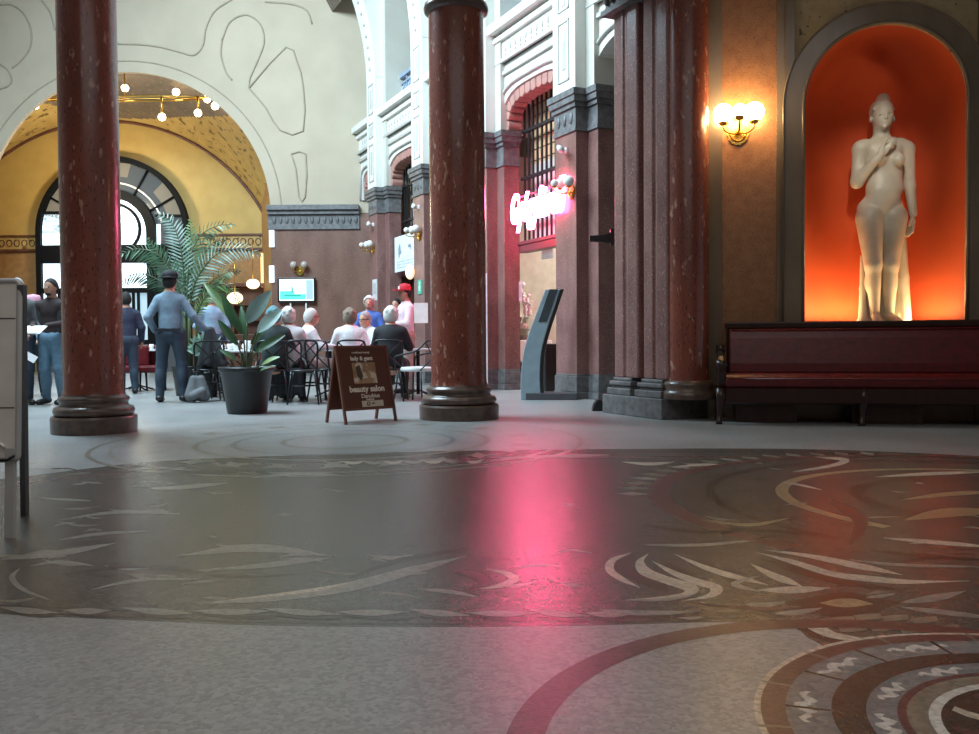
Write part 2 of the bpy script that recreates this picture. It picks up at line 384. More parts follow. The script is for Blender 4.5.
# second great circle to the right and its scrolls
rc = fl(1010, 500)
for r, wd, c in ((1.75, .12, RU), (1.5, .05, DE), (1.1, .07, GO), (.7, .08, DE)): circ(rc.x, rc.y, r, r+wd, c, 60, 215)
for i in range(16):
    a = math.radians(88+i*5.6); x, y = rc.x+1.95*math.cos(a), rc.y+1.95*math.sin(a)
    inlay([(x+.1*math.cos(a), y+.1*math.sin(a)), (x-.05*math.sin(a), y+.05*math.cos(a)), (x-.13*math.cos(a), y-.13*math.sin(a)), (x+.05*math.sin(a), y-.05*math.cos(a))], OL if i % 3 else P2)
ST = [  # traced scrolls
 (P2,[(0,559.5,5),(60,553,6),(116,543,3)]),(P2,[(178,556,3),(257,548,8),(337,557,3)]),(P2,[(211,570,3),(260,566,5),(294,562,5),(334,558,2)]),
 (P2,[(196,604,6),(270,598,8),(343,588,9),(417,569,8),(466,556,3)]),(PA,[(230,600,2),(300,592,3),(350,583,3)]),(P2,[(368,556,3),(395,558,4),(423,555,3)]),
 (PA,[(486,569,2),(505,573,4),(514,579,5),(500,586,4),(480,589,2)]),(RU,[(453,571,3),(472,574,7),(484,582,6),(466,590,3)]),(P2,[(420,589,3),(450,592,4),(478,597,3)]),
 (P2,[(147,489,2),(185,487,4),(227,483,3)]),(P2,[(37,498,2),(92,501,2.4)]),(P2,[(20,568,2),(12,578,3),(24,590,3),(50,600,3)]),(P2,[(30,566,2),(60,562,3),(95,566,3)]),
 (P2,[(90,590,2),(140,580,3),(200,579,3)]),(DE,[(60,575,3),(140,566,4),(230,576,3),(300,574,3)]),(DE,[(350,578,3),(400,560,4),(470,548,3)]),
 (P2,[(250,478,2),(300,474,3),(350,476,2)]),(P2,[(60,520,2),(120,512,3),(180,514,2)]),(DE,[(100,480,2),(200,472,3),(330,470,2)]),(P2,[(60,540,2),(100,534,3),(150,531,2)]),
 (PA,[(622,462,2),(650,464,3),(675,462,2)]),(P2,[(495,458,2),(560,456,3),(610,455,2)]),(PA,[(672,467,2),(700,465,2.5),(718,464,2)]),
 (PA,[(793,472,3),(830,466,3),(845,460,4),(815,457,2)]),(PA,[(782,482,2),(800,485,2),(822,490,2)]),(PA,[(875,477,2),(925,474,3),(985,472,3)]),
 (GO,[(905,520,5),(945,513,9),(995,511,8)]),(GO,[(900,500,3),(950,494,4),(995,492,4)]),(PA,[(883,538,2),(930,542,4),(990,547,4)]),(GO,[(700,520,2),(750,525,3),(790,518,2)]),
 (DE,[(640,525,3),(700,532,4),(760,530,3),(820,536,3)]),(RU,[(830,500,5),(860,520,7),(850,545,5)]),(DE,[(870,550,3),(920,556,4),(985,560,4)]),
 (DE,[(634,556,6),(622,567,8),(655,584,9),(668,592,5)]),(DE,[(660,560,5),(690,578,6),(700,590,6)]),(DE,[(760,558,5),(830,580,5),(900,590,5)]),(DE,[(700,560,4),(730,578,5),(748,592,5)]),
 (PA,[(631,553,3),(613,560,4),(610,570,4),(623,580,4),(640,588,2)]),
 (PA,[(648,554,3),(640,562,5),(646,572,7),(666,580,7),(690,588,8),(683,595,5),(630,600,2)]),
 (PA,[(652,561,3),(674,573,5),(698,582,6),(716,588,6),(710,596,5),(682,601,2)]),
 (PA,[(674,554,2),(704,567,4),(732,576,5),(768,585,3)]),(PA,[(751,564,2),(766,572,4),(784,580,6),(803,587,3)]),
 (PA,[(755,552,2),(793,562,5),(832,574,5),(871,579,6),(910,582,5),(970,581,2)]),(PA,[(764,550,2),(809,556,4),(863,567,6),(903,575,2)]),
 (PA,[(757,590,4),(795,590,7),(830,588,3)]),(P2,[(625,600,2),(660,600,3),(694,596,2)]),
 (DE,[(786,603,10),(846,605,26),(900,602,8)]),(GO,[(820,603,4),(846,603,9),(873,604,4)]),(P2,[(866,598,4),(895,594,3)]),(P2,[(900,603,4),(935,598,7),(966,591,3)]),
 (P2,[(900,607,3),(940,612,5),(990,618,5)]),(P2,[(600,610,3),(640,613,5),(700,612,3)]),(P2,[(664,615,3),(690,617,5),(710,614,3)]),(P2,[(745,604,4),(766,605,5),(785,602,3)]),(P2,[(775,614,4),(800,612,5),(822,608,3)]),
 (DE,[(600,619,2),(680,616,3),(760,612,3)]),(RU,[(700,604,2),(760,609,4),(800,607,2)]),
 (P2,[(760,576,2),(735,584,4),(760,592,3)]),(P2,[(640,545,2),(700,545,3),(760,540,2)]),(P2,[(850,560,2),(900,565,3),(979,567,3)]),
]
for i, (x, w_) in enumerate([(0, 58), (62, 50), (122, 70), (190, 84), (262, 80), (335, 76), (410, 60), (465, 76), (530, 60), (585, 50)]):
    ST.append((P2, [(x, 607+(i % 2)*3+x*.006, 3), (x+w_*.5, 611+x*.006, 6), (x+w_, 613-(i % 2)*3+x*.006, 2)]))
    ST.append((DE, [(x+8, 613+x*.008, 2), (x+w_*.6, 616+x*.008, 3), (x+w_, 617+x*.008, 2)]))
for i in range(8): ST.append((PA if i % 2 else P2, [(322+i*20, 461.5-.2*i, 2), (334+i*20, 463.5-.2*i, 2.6), (344+i*20, 461-.2*i, 2)]))
ST.append((RU, [(452, 455, 3), (466, 459, 4), (455, 464, 3)]))
rnd = random.Random(7)
for i in range(150):
    x = rnd.uniform(-20, 990); y = 462+(606-462)*rnd.random()**1.3
    if (600 < x < 830 and y > 545) or (280 < x < 700 and y < 548 and rnd.random() < .85): continue
    l = rnd.uniform(14, 60)*(.5+.5*(y-440)/170); s_ = rnd.choice((-1, 1))*rnd.uniform(.02, .14)*l; c_ = rnd.uniform(-.07, .07)*l
    ST.insert(0, (rnd.choice((OL, OL, OL, P2, DE, DE)), [(x, y, 1.0), (x+l*.5, y+s_*.5+c_, 1.1+1.8*(y-455)/150), (x+l, y+s_, 1.0)]))
for mi, pts in ST: stroke(pts, mi)
for a in [(842,620),(868,617),(896,618),(925,620),(853,629),(884,628),(914,630),(946,628)]:       # small lozenges in the rosette
    stroke([(a[0]-13, a[1]+1, 5), (a[0], a[1], 6), (a[0]+13, a[1]-1, 5)], OL, taper=False)
stroke([(790,619,6),(804,626,10),(822,634,10),(850,641,10),(895,648,6)], DE)
stroke([(799,620,5),(815,627,8),(832,635,6),(863,641,5),(887,646,3)], PA)
stroke([(930,645,4),(955,641,6),(990,640,5)], PA)
# red arc and the medallion at the near right
cx, cy = .97, 1.75; circ(cx, cy, .872, .955, RU, 60, 215)
mx, my = 1.28, 1.87
circ(mx, my, 0, .70, DE); 
for r0, r1, c in ((.685, .70, PA), (.63, .685, RU), (.53, .63, BG), (.455, .53, DE), (.39, .455, BG), (.37, .39, RU), (.345, .37, OL), (.325, .345, OL), (.30, .325, WH), (0, .30, DE)): circ(mx, my, r0, r1, c)
def wavy(r, a0, a1, w, mi):
    A = [math.radians(a0+(a1-a0)*j/14) for j in range(15)]; L = []; R_ = []
    for j, q in enumerate(A):
        rr0 = r+.012*math.sin(j*1.1); ww = w*(.35+.65*math.sin(math.pi*j/14))*(1+.3*math.sin(j*2.3))
        L.append((mx+(rr0-ww)*math.cos(q), my+(rr0-ww)*math.sin(q))); R_.append((mx+(rr0+ww)*math.cos(q), my+(rr0+ww)*math.sin(q)))
    strip(L, R_, mi)
for i in range(12):
    a = 30*i; wavy(.585, a+2, a+20, .016, WH); wavy(.42, a+10, a+28, .016, WH); wavy(.56, a+8, a+24, .007, P2)
for i in range(16):
    a = 22.5*i
    circ(mx, my, .63, .70, OL, a+15, a+16, 2); circ(mx, my, .53, .63, DE, a+4, a+5.2, 2)
for i in range(14):
    a = 2*math.pi*i/14; pts = []
    for t in np.linspace(0, 1, 9): pts.append((.04+.24*t, a+.35*math.sin(t*2.2)))
    L = [(mx+r*math.cos(q-.09), my+r*math.sin(q-.09)) for r, q in pts]; R = [(mx+r*math.cos(q+.09*math.sin(3.1*(r/.29))), my+r*math.sin(q+.09*math.sin(3.1*(r/.29)))) for r, q in pts]
    strip(L, R, PA if i % 2 else RU)
S(fb.build('floor', FM))

# ---- long right wall: recess planes, gallery, entablature
b = MB()
P = 3.0; U1 = 10.72
def bay(k): return (P*k-P+.87, P*k-.27)            # opening between clusters k-1 and k seen from the hall
yr = -.5
for k in range(0, 5):                               # door bays
    x0, x1 = bay(k)
    if k == 4: x1 = U1; 
    if k == 0: x0 = -3.2
    xc = (x0+x1)/2
    b.arch(x0-.4, x1+.4, 4.44, 5.62, xc, (x1-x0)/2+.16, 4.44, .68, -.24, -.75, 3.2, 0)
    # frame moulding over the opening
    zz = [(xc+((x1-x0)*.5+.24)*t, 4.44+.78*max(0, 1-abs(t)**4)**.25) for t in np.linspace(-1, 1, 25)]
    b.tube([(x, -.22, z) for x, z in zz], .03, 6, 1)
    b.box((x0-.3, -.24, 5.40), (x1+.3, -.19, 5.46), 1)
    b.box((x0-.3, -.75, 5.60), (x1+.3, -.20, 6.12), 0); b.box((x0-.3, -.24, 5.60), (x1+.3, -.15, 5.66), 1); b.box((x0-.3, -.24, 5.98), (x1+.3, -.13, 6.06), 0)
    b.box((x0-.3, -.9, 6.12), (x1+.3, -.02, 6.26), 0)
    n = int((x1-x0)/.17)
    for i in range(n):
        xx = x0+(x1-x0)*(i+.5)/n; b.ball((xx, -.2, 5.84), .05, 8, 1, sc=(.8, .5, 1.5)); b.ball((xx, -.2, 5.73), .025, 6, 1)
b.box((-3.3, -2.6, 6.0), (U1, -.6, 6.16), 0); b.box((-3.3, -2.7, 6.1), (U1+1, -2.6, 11), 2)
b.box((-3.3, -4.1, 0), (U1, -4.0, 6.1), 3)
S(b.build('wall_right', [WHITE, LINE, CREAM, OCWALL], M=W))
# door jamb walls below the arches
b = MB()
for k in range(0, 5):
    x0, x1 = bay(k)
    
    if k != 1: b.box((x1+.35, -4.0, 0), (x1+.6, -.52, 6.0), 0)
b.box((3.9, -3.9, 0), (4.05, -.52, 4.3), 1)
S(b.build('wall_partitions', [BROWN, mat('shop_side_wall', (.62, .55, .45), .8)], M=W))

# piers over the clusters carrying the ribs
RH, RZ = 5.8, 7.0
b = MB(); 
for k in range(0, 4):
    u0 = P*k
    b.box((u0-.24, -.75, 4.45), (u0+.84, -.16, 6.3), 1); b.box((u0-.24, -2.6, 6.26), (u0+.84, -.16, 10.5), 1)
    b.box((u0-.02, -.8, 4.45), (u0+.62, .02, 7.02), 0)
    for z0, z1 in ((4.62, 5.5), (5.65, 6.0), (6.2, 6.9)):
        for (a, c) in (((u0+.14, z0), (u0+.46, z0+.03)), ((u0+.14, z1-.03), (u0+.46, z1)), ((u0+.14, z0), (u0+.17, z1)), ((u0+.43, z0), (u0+.46, z1))):
            b.box((a[0], .0, a[1]), (c[0], .035, c[1]), 2)
        b.box((u0+.25, .0, z0+.2*(z1-z0)), (u0+.35, .03, z1-.2*(z1-z0)), 2)
    ci = rad(RH, RZ, RH-.02, math.pi, 0, 40); co = rad(RH, RZ, RH+.78, math.pi, 0, 40)
    T = Matrix(((0, 1, 0, 0), (1, 0, 0, 0), (0, 0, 1, 0), (0, 0, 0, 1)))
    b.ring(ci, co, u0-.02, u0+.62, 0, T)
    for i in range(1, 14):
        a = math.pi-i*.045; b.ball((u0+.3, RH+(RH-.03)*math.cos(a), RZ+(RH-.03)*math.sin(a)), .05, 8, 2, sc=(1, .6, 1))
S(b.build('trim_1', [WHITE, CREAM, LINE], M=W))

# ---- end wall with the great arch
ca = at(129, 215, YE); RA = 141/900*YE
xr = at(356.5, 300, YE).x; xl = -17.0
b = MB()
b.arch(xl, xr+3.5, ca.z, 12.5, ca.x, RA, ca.z, RA, YE, YE+.12, 2.0, 0, n=64)
S(b.build('wall_end', [LUN]))
b = MB()
b.box((ca.x+RA, YE, 0), (xr+3.5, YE+.45, ca.z+.01), 0); b.box((xl, YE, 0), (ca.x-RA, YE+.45, ca.z+.01), 0)
b.box((ca.x+RA-.03, YE-.12, 0), (xr, YE, .5), 1)
for z0, z1, d in ((3.72, 3.8, .06), (3.8, 4.1, .04), (4.1, 4.2, .12), (4.2, 4.32, .2)): b.box((ca.x+RA-.06, YE-d, z0), (xr+.1, YE+.4, z1), 1)
for i in range(14): b.ball((ca.x+RA+.1+i*.16, YE-.04, 3.95), .06, 8, 1, sc=(.8, .5, 1.6))
S(b.build('wall_end_dado', [ENDG, STONE]))
# raised plaster mouldings of the lunette
b = MB()
def mould(pts, closed=False, r=.022, n=6):
    q = [at(x, y, YE-.01) for x, y in pts]
    if closed: q.append(q[0])
    c = [Vector(p) for p in (crv([tuple(v) for v in q], n) if n > 1 else q)]
    b.tube(c, r, 6)
mould([(249,88),(286,47),(297,62),(303,86),(303,131),(280,130),(266,108)], True, n=2)
mould([(291,154),(305.7,154),(305,197),(299,197),(296,170)], True, n=2)
mould([(118,44),(140,44.5),(160,47),(180,52),(194,55),(203,45),(206,28),(214,12),(226,3),(240,-5)])
mould([(222,40),(230,22),(246,15),(260,24),(264,42),(257,62),(250,78),(249,88)])
mould([(222,40),(221,55),(226,72),(232,80)])
mould([(0,5),(12,5),(24,14),(31,30),(30,48),(20,62),(12,68)]); mould([(0,64),(8,70),(12,80),(8,86),(0,89)])
mould([(40,-2),(50,12),(55,30)]); mould([(265,2),(290,4),(306,10),(312,24)])
ring_o = rad(ca.x, ca.z, RA+.28, 0, math.pi, 60); b.tube([(x, YE, z) for x, z in ring_o], .02, 6)
S(b.build('trim_2', [LUNL]))
# ---- vault of the hall (starts above the galleries)
b = MB(); pr = rad(RH, RZ, RH+.05, math.radians(158), math.radians(22), 24)
Wi = W.inverted()
v = []; 
for (y, z) in pr:
    for u in (0.3, None):
        if u is None:
            d = W.to_3x3() @ Vector((1, 0, 0)); p0 = W @ Vector((0, y, z)); u = (YE-p0.y)/d.y
        v.append((u, y, z))
b.add(v, [(2*i, 2*i+1, 2*i+3, 2*i+2) for i in range(len(pr)-1) if not (8 <= i <= 15)], 0)
S(b.build('ceiling', [DUSK], M=W))
# ---- room behind the arch
YB = 27.0
bc = at(110, 299, YB); RB = 177/900*YB; fc = at(129, 240, YE+.45); RF = 178/900*(YE+.45)
b = MB(); NU, NV = 160, 40; v = []; fs = []; ms = []
for j in range(NV+1):
    t = j/NV
    for i in range(NU+1):
        s_ = i/NU; aF = math.radians(4+172*s_); aB = math.radians(22+136*s_)
        pf = Vector((fc.x+RF*math.cos(aF), YE+.45, fc.z+RF*math.sin(aF))); pb = Vector((bc.x+RB*math.cos(aB), YB, bc.z+RB*math.sin(aB)))
        v.append(pf.lerp(pb, t))
for j in range(NV):
    for i in range(NU):
        th = abs((i+.5)/NU-.47)*180; mi = 1 if (j+.5)/NV < .95*(1-(th/44)**2) else 0
        b.m.append(mi); b.sm.append(True); b.f.append((j*(NU+1)+i, j*(NU+1)+i+1, (j+1)*(NU+1)+i+1, (j+1)*(NU+1)+i))
b.v = [tuple(p) for p in v]
S(b.build('ceiling_passage', [GOLDD, DUSK]))
b = MB(); zf = at(230, 236, YB).z; zg = at(230, 248, YB).z
b.box((-18, YB, zf), (-4.5, YB+.3, 9), 0); b.box((-18, YB, 0), (-4.5, YB+.3, zg), 1); b.box((-18, YB-.05, zg), (-4.5, YB+.3, zf), 2)
b.box((-18, YB-.10, zf), (-4.5, YB, zf+.06), 3); b.box((-18, YB-.08, zg-.07), (-4.5, YB, zg), 3)
for i in range(60):
    x = -17.9+i*.225; b.tube([(x+.08*math.cos(a), YB-.05, (zf+zg)/2+.10*math.sin(a)) for a in np.linspace(0, 2*math.pi, 13)], .018, 5, 3)
arcB = rad(bc.x, bc.z, RB-.03, math.radians(22), math.radians(158), 48); b.tube([(x, YB-.02, z) for x, z in arcB], .05, 6, 3)
rx = at(262, 250, YB).x
b.add([(ca.x+RA+.03, YE+.4, 0), (rx, YB, 0), (rx, YB, 9), (ca.x+RA+.03, YE+.4, 9)], [(0, 1, 2, 3)], 1)
b.add([(ca.x-RA-2, YE+.4, 0), (-17, YB, 0), (-17, YB, 9), (ca.x-RA-2, YE+.4, 9)], [(3, 2, 1, 0)], 1)
S(b.build('wall_passage', [GOLD, OCWALL, GOLDD, WOOD]))
# arched window with doors below
wc = at(113, 233, YB-.15); q = (YB-.15)/900; R1 = 76*q; R2 = 71*q; R3 = 43*q; R4 = 34*q
wy0, wy1 = YB-.25, YB-.02
win = MB(); z0 = 0
for (ro, ri) in ((R1, R2), (R3, R4)):
    po = [(wc.x-ro, z0)]+rad(wc.x, wc.z, ro, math.pi, 0, 40)+[(wc.x+ro, z0)]; pi_ = [(wc.x-ri, z0)]+rad(wc.x, wc.z, ri, math.pi, 0, 40)+[(wc.x+ri, z0)]
    win.ring(pi_, po, wy0, wy1)
def zpx(y): return at(113, y, YB-.15).z
for ya, yb_ in ((245, 263), (288, 293), (340, 345)): win.box((wc.x-R2, wy0+.03, zpx(yb_)), (wc.x+R2, wy1, zpx(ya)))
for a in (150, 120, 90, 60, 30):
    c_, s_ = math.cos(math.radians(a)), math.sin(math.radians(a))
    win.tube([(wc.x+R3*c_, wy0+.1, wc.z+R3*s_), (wc.x+R2*c_, wy0+.1, wc.z+R2*s_)], .035, 6)
win.box((wc.x-R2, wy0+.05, zpx(214)), (wc.x-R3, wy1, zpx(211))); win.box((wc.x+R3, wy0+.05, zpx(217)), (wc.x+R2, wy1, zpx(215)))
win.box((wc.x-.05, wy0+.05, 0), (wc.x+.05, wy1, zpx(200)))
for x in (134, 139, 60, 92): xx = at(x, 320, YB-.15).x; win.box((xx-.03, wy0+.04, 0), (xx+.03, wy1, zpx(290)))
WBLK = mat('black_window_frame', (.004, .005, .006), .7, spec=.15)
SKYP = mat('bright_daylight_pane', (.8, .9, 1), .3, emit=(.74, .9, 1), es=1.6)
DIMP = mat('dim_glass_pane', (.05, .06, .07), .12, emit=(.30, .36, .40), es=.10)
BEIP = mat('beige_glass_pane', (.14, .13, .11), .2, emit=(.5, .47, .36), es=.15)
wo = S(win.build('window_1', [WBLK])); wo['label'] = 'tall arched window with black frame and fanlight in the ochre wall'
p_ = MB(); yy = wy0+.14
p_.add([(wc.x-R4, yy, zpx(288)), (wc.x+R4, yy, zpx(288)), (wc.x+R4, yy, wc.z)]+[(x, yy, z) for x, z in rad(wc.x, wc.z, R4, 0, math.pi, 24)]+[(wc.x-R4, yy, wc.z)], [tuple(range(28))], 0)
p_.add([(wc.x-R2, yy, zpx(305)), (wc.x-R3, yy, zpx(305)), (wc.x-R3, yy, zpx(213)), (wc.x-R2, yy, zpx(213))], [(0, 1, 2, 3)], 0)
for i in range(12):
    a0, a1 = math.radians(180-15*i), math.radians(165-15*i)
    for (ra, rb, mi) in ((R3, (R3+R2)*.5, 1), ((R3+R2)*.5, R2, 2 if i % 4 in (1, 2) else 1)):
        p_.add([(wc.x+ra*math.cos(a0), yy, wc.z+ra*math.sin(a0)), (wc.x+rb*math.cos(a0), yy, wc.z+rb*math.sin(a0)), (wc.x+rb*math.cos(a1), yy, wc.z+rb*math.sin(a1)), (wc.x+ra*math.cos(a1), yy, wc.z+ra*math.sin(a1))], [(0, 1, 2, 3)], mi)
p_.add([(wc.x+R3, yy, 0), (wc.x+R2, yy, 0), (wc.x+R2, yy, wc.z), (wc.x+R3, yy, wc.z)], [(0, 1, 2, 3)], 1)
p_.add([(wc.x-R2, yy, 0), (wc.x-R3, yy, 0), (wc.x-R3, yy, zpx(305)), (wc.x-R2, yy, zpx(305))], [(0, 1, 2, 3)], 1)
a, c = at(156.5, 245, YB-.15), at(160, 224, YB-.15); p_.box((a.x, yy-.01, a.z), (c.x, yy, c.z), 0)
p_.add([(wc.x-R4, yy, 0), (wc.x+R4, yy, 0), (wc.x+R4, yy, zpx(288)), (wc.x-R4, yy, zpx(288))], [(0, 1, 2, 3)], 3)
LOWP = mat('low_door_glass', (.3, .4, .45), .15, emit=(.45, .65, .75), es=.75)
p_.build('window_pane', [SKYP, DIMP, BEIP, LOWP], wo)
g_ = MB(); g_.tube([(x, yy-.03, z) for x, z in rad(wc.x, wc.z, 50*q, .2, math.pi-.2, 30)], .03, 5); g_.tube([(wc.x+27*q*math.cos(t), yy-.05, wc.z+4*q+25*q*math.sin(t)) for t in np.linspace(0, 2*math.pi, 30)], .05, 6, 1)
g_.build('glazing_bar', [OPAL, WBLK], wo)

# ---- niche wall
def nxp(px, py, y=0.0): return onf(N, px, py, y)
YS = -.12                                         # face of the raised niche surround
nc = nxp(885, 101, YS); rr = (nxp(967, 150, YS).x-nxp(803, 150, YS).x)/2
zs = nc.z; xc = (nxp(967, 150, YS).x+nxp(803, 150, YS).x)/2
xs0 = nxp(787, 200, YS).x; xs1 = xc+(xc-xs0); zsill = 1.0; TOP = 5.3
b = MB()
b.box((-.12, 0, 0), (nxp(777, 200).x, .3, TOP), 0)             # granite field with the lamp
b.box((xs1+.05, 0, 0), (xs1+4, .3, TOP), 0)
b.box((nxp(698, 250, -.04).x, -.04, 0), (nxp(722, 250, -.04).x, .1, TOP), 1)
b.box((-.12, -.05, 0), (xs0, .0, .22), 1)
S(b.build('wall_niche', [BROWN, GREYM], M=N))
b = MB()
b.arch(xs0, xs1, zsill, TOP, xc, rr, zs, rr, YS, YS+.06, 2.0, 0, n=48)
b.box((xs0, YS, 0), (xs1, .25, zsill-.001), 1); b.box((xs0+.01, YS+.05, zsill), (xc-rr-.09, .25, TOP), 1); b.box((xc+rr+.09, YS+.05, zsill), (xs1, .25, TOP), 1)
b.box((xs0-.10, YS+.05, 0), (xs0, .2, TOP), 1); b.box((xs1, YS+.05, 0), (xs1+.1, .2, TOP), 1)
ci = [(xc-rr, zsill)]+rad(xc, zs, rr, math.pi, 0, 48)+[(xc+rr, zsill)]; co = [(xc-rr-.2, zsill)]+rad(xc, zs, rr+.2, math.pi, 0, 48)+[(xc+rr+.2, zsill)]
b.ring(ci, co, YS-.05, YS, 1); b.tube([(x, YS-.05, z) for x, z in co], .012, 6, 1); b.tube([(x, YS-.045, z) for x, z in ci], .02, 6, 1)
b.box((xs0-.02, YS-.03, 0), (xs0+.07, YS, TOP), 1); b.box((xs1-.07, YS-.03, 0), (xs1+.02, YS, TOP), 1)
S(b.build('wall_niche_surround', [SPAN, GREYM], M=N))
b = MB(); DP = .85; v = []; NA_ = 32; rows = []                # niche shell
for z in (zsill, zsill+.7, zsill+1.4, zs): rows.append([(xc-rr*math.cos(math.pi*i/NA_), YS+.05+DP*math.sin(math.pi*i/NA_), z) for i in range(NA_+1)])
for j in range(1, 15):
    e = math.pi/2*j/14; rows.append([(xc-rr*math.cos(math.pi*i/NA_)*math.cos(e), YS+.05+DP*math.sin(math.pi*i/NA_)*math.cos(e), zs+rr*math.sin(e)) for i in range(NA_+1)])
n_ = NA_+1; b.add([p for r in rows for p in r], [(j*n_+i, (j+1)*n_+i, (j+1)*n_+i+1, j*n_+i+1) for j in range(len(rows)-1) for i in range(NA_)], 0, True)
b.prism([(xc-rr-.1, YS+.02)]+[(xc-rr*math.cos(math.pi*i/24), YS+.05+DP*math.sin(math.pi*i/24)) for i in range(25)]+[(xc+rr+.1, YS+.02)], zsill-.1, zsill, 1)
# YS..+.2 reveal
S(b.build('wall_niche_recess', [NICHE, MARB], M=N))

# ---- front hall ceiling on the columns (above the frame) and what closes the place off
b = MB()
l0 = Vector((-3.8, 8.75)); d_ = Vector((.945, .327)).normalized()
e0 = l0-d_*11.45; e1 = l0+d_*9
b.prism([(e0.x, e0.y), (14, 5), (14, e1.y), (e1.x, e1.y)], 5.55, 5.75)
b.box((-16, -5.5, 5.55), (-3.5, 5.0, 5.75)); b.box((3.5, -5.5, 5.55), (14, 5.0, 5.75)); b.box((-3.5, -5.5, 5.55), (3.5, -2, 5.75))
S(b.build('ceiling_front_hall', [CREAM]))
nb = (-d_.y*.28, d_.x*.28)
S(MB().prism([(e0.x-nb[0], e0.y-nb[1]), (e1.x-nb[0], e1.y-nb[1]), (e1.x+nb[0], e1.y+nb[1]), (e0.x+nb[0], e0.y+nb[1])], 5.15, 5.6).build('trim_3', [CREAM]))
S(MB().box((-16.3, -6, 0), (14, -5.7, 5.7)).build('wall_rear', [BROWN]))
S(MB().box((-16.3, -6, 0), (-16, 34, 9)).build('wall_left', [CREAM]))
#@@@PART3
# ================================================================== THINGS
def TR(x, y, z=0, a=0): return Matrix.Translation((x, y, z)) @ Matrix.Rotation(a, 4, 'Z')
# ---- round columns
def column(pxl, pxr, pybase, label):
    c = fl((pxl+pxr)/2, pybase); Y = c.y+.40; X = (((pxl+pxr)/2)-489.5)/F*Y-.012*0; r = (pxr-pxl)/2/F*Y*math.cos(math.atan(((pxl+pxr)/2-490)/F))
    X = fl((pxl+pxr)/2, pybase).x*Y/c.y
    R = root('column', label, 'column', TR(X, Y, 0), 'red marble columns of the hall')
    pl = MB().lathe([(0, 0), (r*1.43, 0), (r*1.43, .02), (r*1.44, .14), (r*1.40, .16), (0, .16)], 64, smooth=False).build('plinth', BASE, R)
    t = MB().lathe([(r*1.24, .16), (r*1.32, .175), (r*1.36, .21), (r*1.31, .245), (r*1.17, .255), (r*1.14, .27), (r*1.13, .29), (r*1.17, .30), (r*1.19, .32), (r*1.17, .34), (r*1.07, .35), (r*1.05, .37)], 64).build('base_moulding', BASE, R)
    MB().lathe([(r*1.05, .36), (r*1.01, .40), (r, .46), (r*1.0, 2.2), (r*.985, 4.43)], 64).build('shaft', RED, R)
    MB().lathe([(r*.99, 4.40), (r*1.13, 4.42), (r*1.16, 4.46), (r*1.12, 4.50), (r*1.0, 4.52), (r*1.0, 4.72), (r*1.1, 4.8), (r*1.35, 4.92), (r*1.4, 5.0), (r*1.4, 5.15), (0, 5.15)], 64).build('capital', BASE, R)
    return R
column(64, 125.5, 436, 'red marble column nearest the left edge, in front of the standing men')
column(431.5, 487, 421.5, 'red marble column in the middle, right of the beauty salon board')

# ---- clustered pier
cA = fl(661.5, 420); MP = frame(cA, WA)             # x away along hall, y into hall
Lp = (MP.inverted() @ fl(602.5, 412.5)).x
R = root('clustered_pier', 'broad pier of clustered pink granite and red marble shafts left of the wall lamp', 'pier', MP)
b = MB(); e = .05
b.box((0, -.62, 0), (Lp, 0, .22)); b.build('plinth', STONE, R, bevel=.01)
def torus_base(b, x0, x1, y0, y1):
    for z0, z1, g in ((.22, .30, -.03), (.30, .33, -.07), (.33, .38, -.05), (.38, .42, -.085)): b.box((x0-g, y0-g, z0), (x1+g, y1+g, z1))
b = MB(); torus_base(b, .02, Lp*.50, -.56, 0.0); torus_base(b, Lp*.52, Lp-.02, -.5, 0.0); b.build('base_moulding', STONE, R, bevel=.012)
sx = [onf(MP, p, 250, -.10).x for p in (613, 637, 642, 667)]
def shaft(x0, x1, z0=.42, z1=4.62):
    w = x0-x1; b = MB()
    pts = [(x0, -.12), (x0-.03*w/.45, -.11), (x0-w*.42, -.10), (x0-w*.46, -.125), (x0-w*.54, -.125), (x0-w*.58, -.10), (x1+.03, -.11), (x1, -.12), (x1, -.45), (x0, -.45)]
    return b.prism(pts, z0, z1)
shaft(sx[0], sx[1]).build('pink_shaft', PINK, R, bevel=.015); shaft(sx[2], sx[3]).build('pink_shaft', PINK, R, bevel=.015)
MB().box((.1, -.55, .4), (Lp-.12, -.2, 4.62)).build('core', PINK, R)
cc = (sx[3]-.05, -.34); rr_ = .215
MB().lathe([(rr_*1.06, .40), (rr_, .46), (rr_, 4.62)], 40, T=Matrix.Translation((cc[0], cc[1], 0))).build('brown_shaft', RED, R)
MB().lathe([(rr_*1.35, .22), (rr_*1.38, .26), (rr_*1.3, .30), (rr_*1.2, .32), (rr_*1.25, .36), (rr_*1.2, .40), (rr_, .42)], 40, T=Matrix.Translation((cc[0], cc[1], 0))).build('round_base', BASE, R)
b = MB()
for z0, z1, g in ((4.60, 4.66, .06), (4.66, 4.95, .02), (4.95, 5.02, .07), (5.02, 5.16, .12)): b.box((-.1-g, -.62-g, z0), (Lp-.05+g, -.06+g, z1))
for i in range(10): b.ball((.08+i*.11, -.02, 4.8), .06, 8, sc=(.7, .6, 1.7))
b.build('capital', STONE, R)
x_ = MP @ Vector((Lp, -.62, 0)); S(MB().box((Lp*.0+.55, -3.0, 0), (Lp-.03, -.55, 5.16)).build('wall_pier', [GREYM], M=MP))
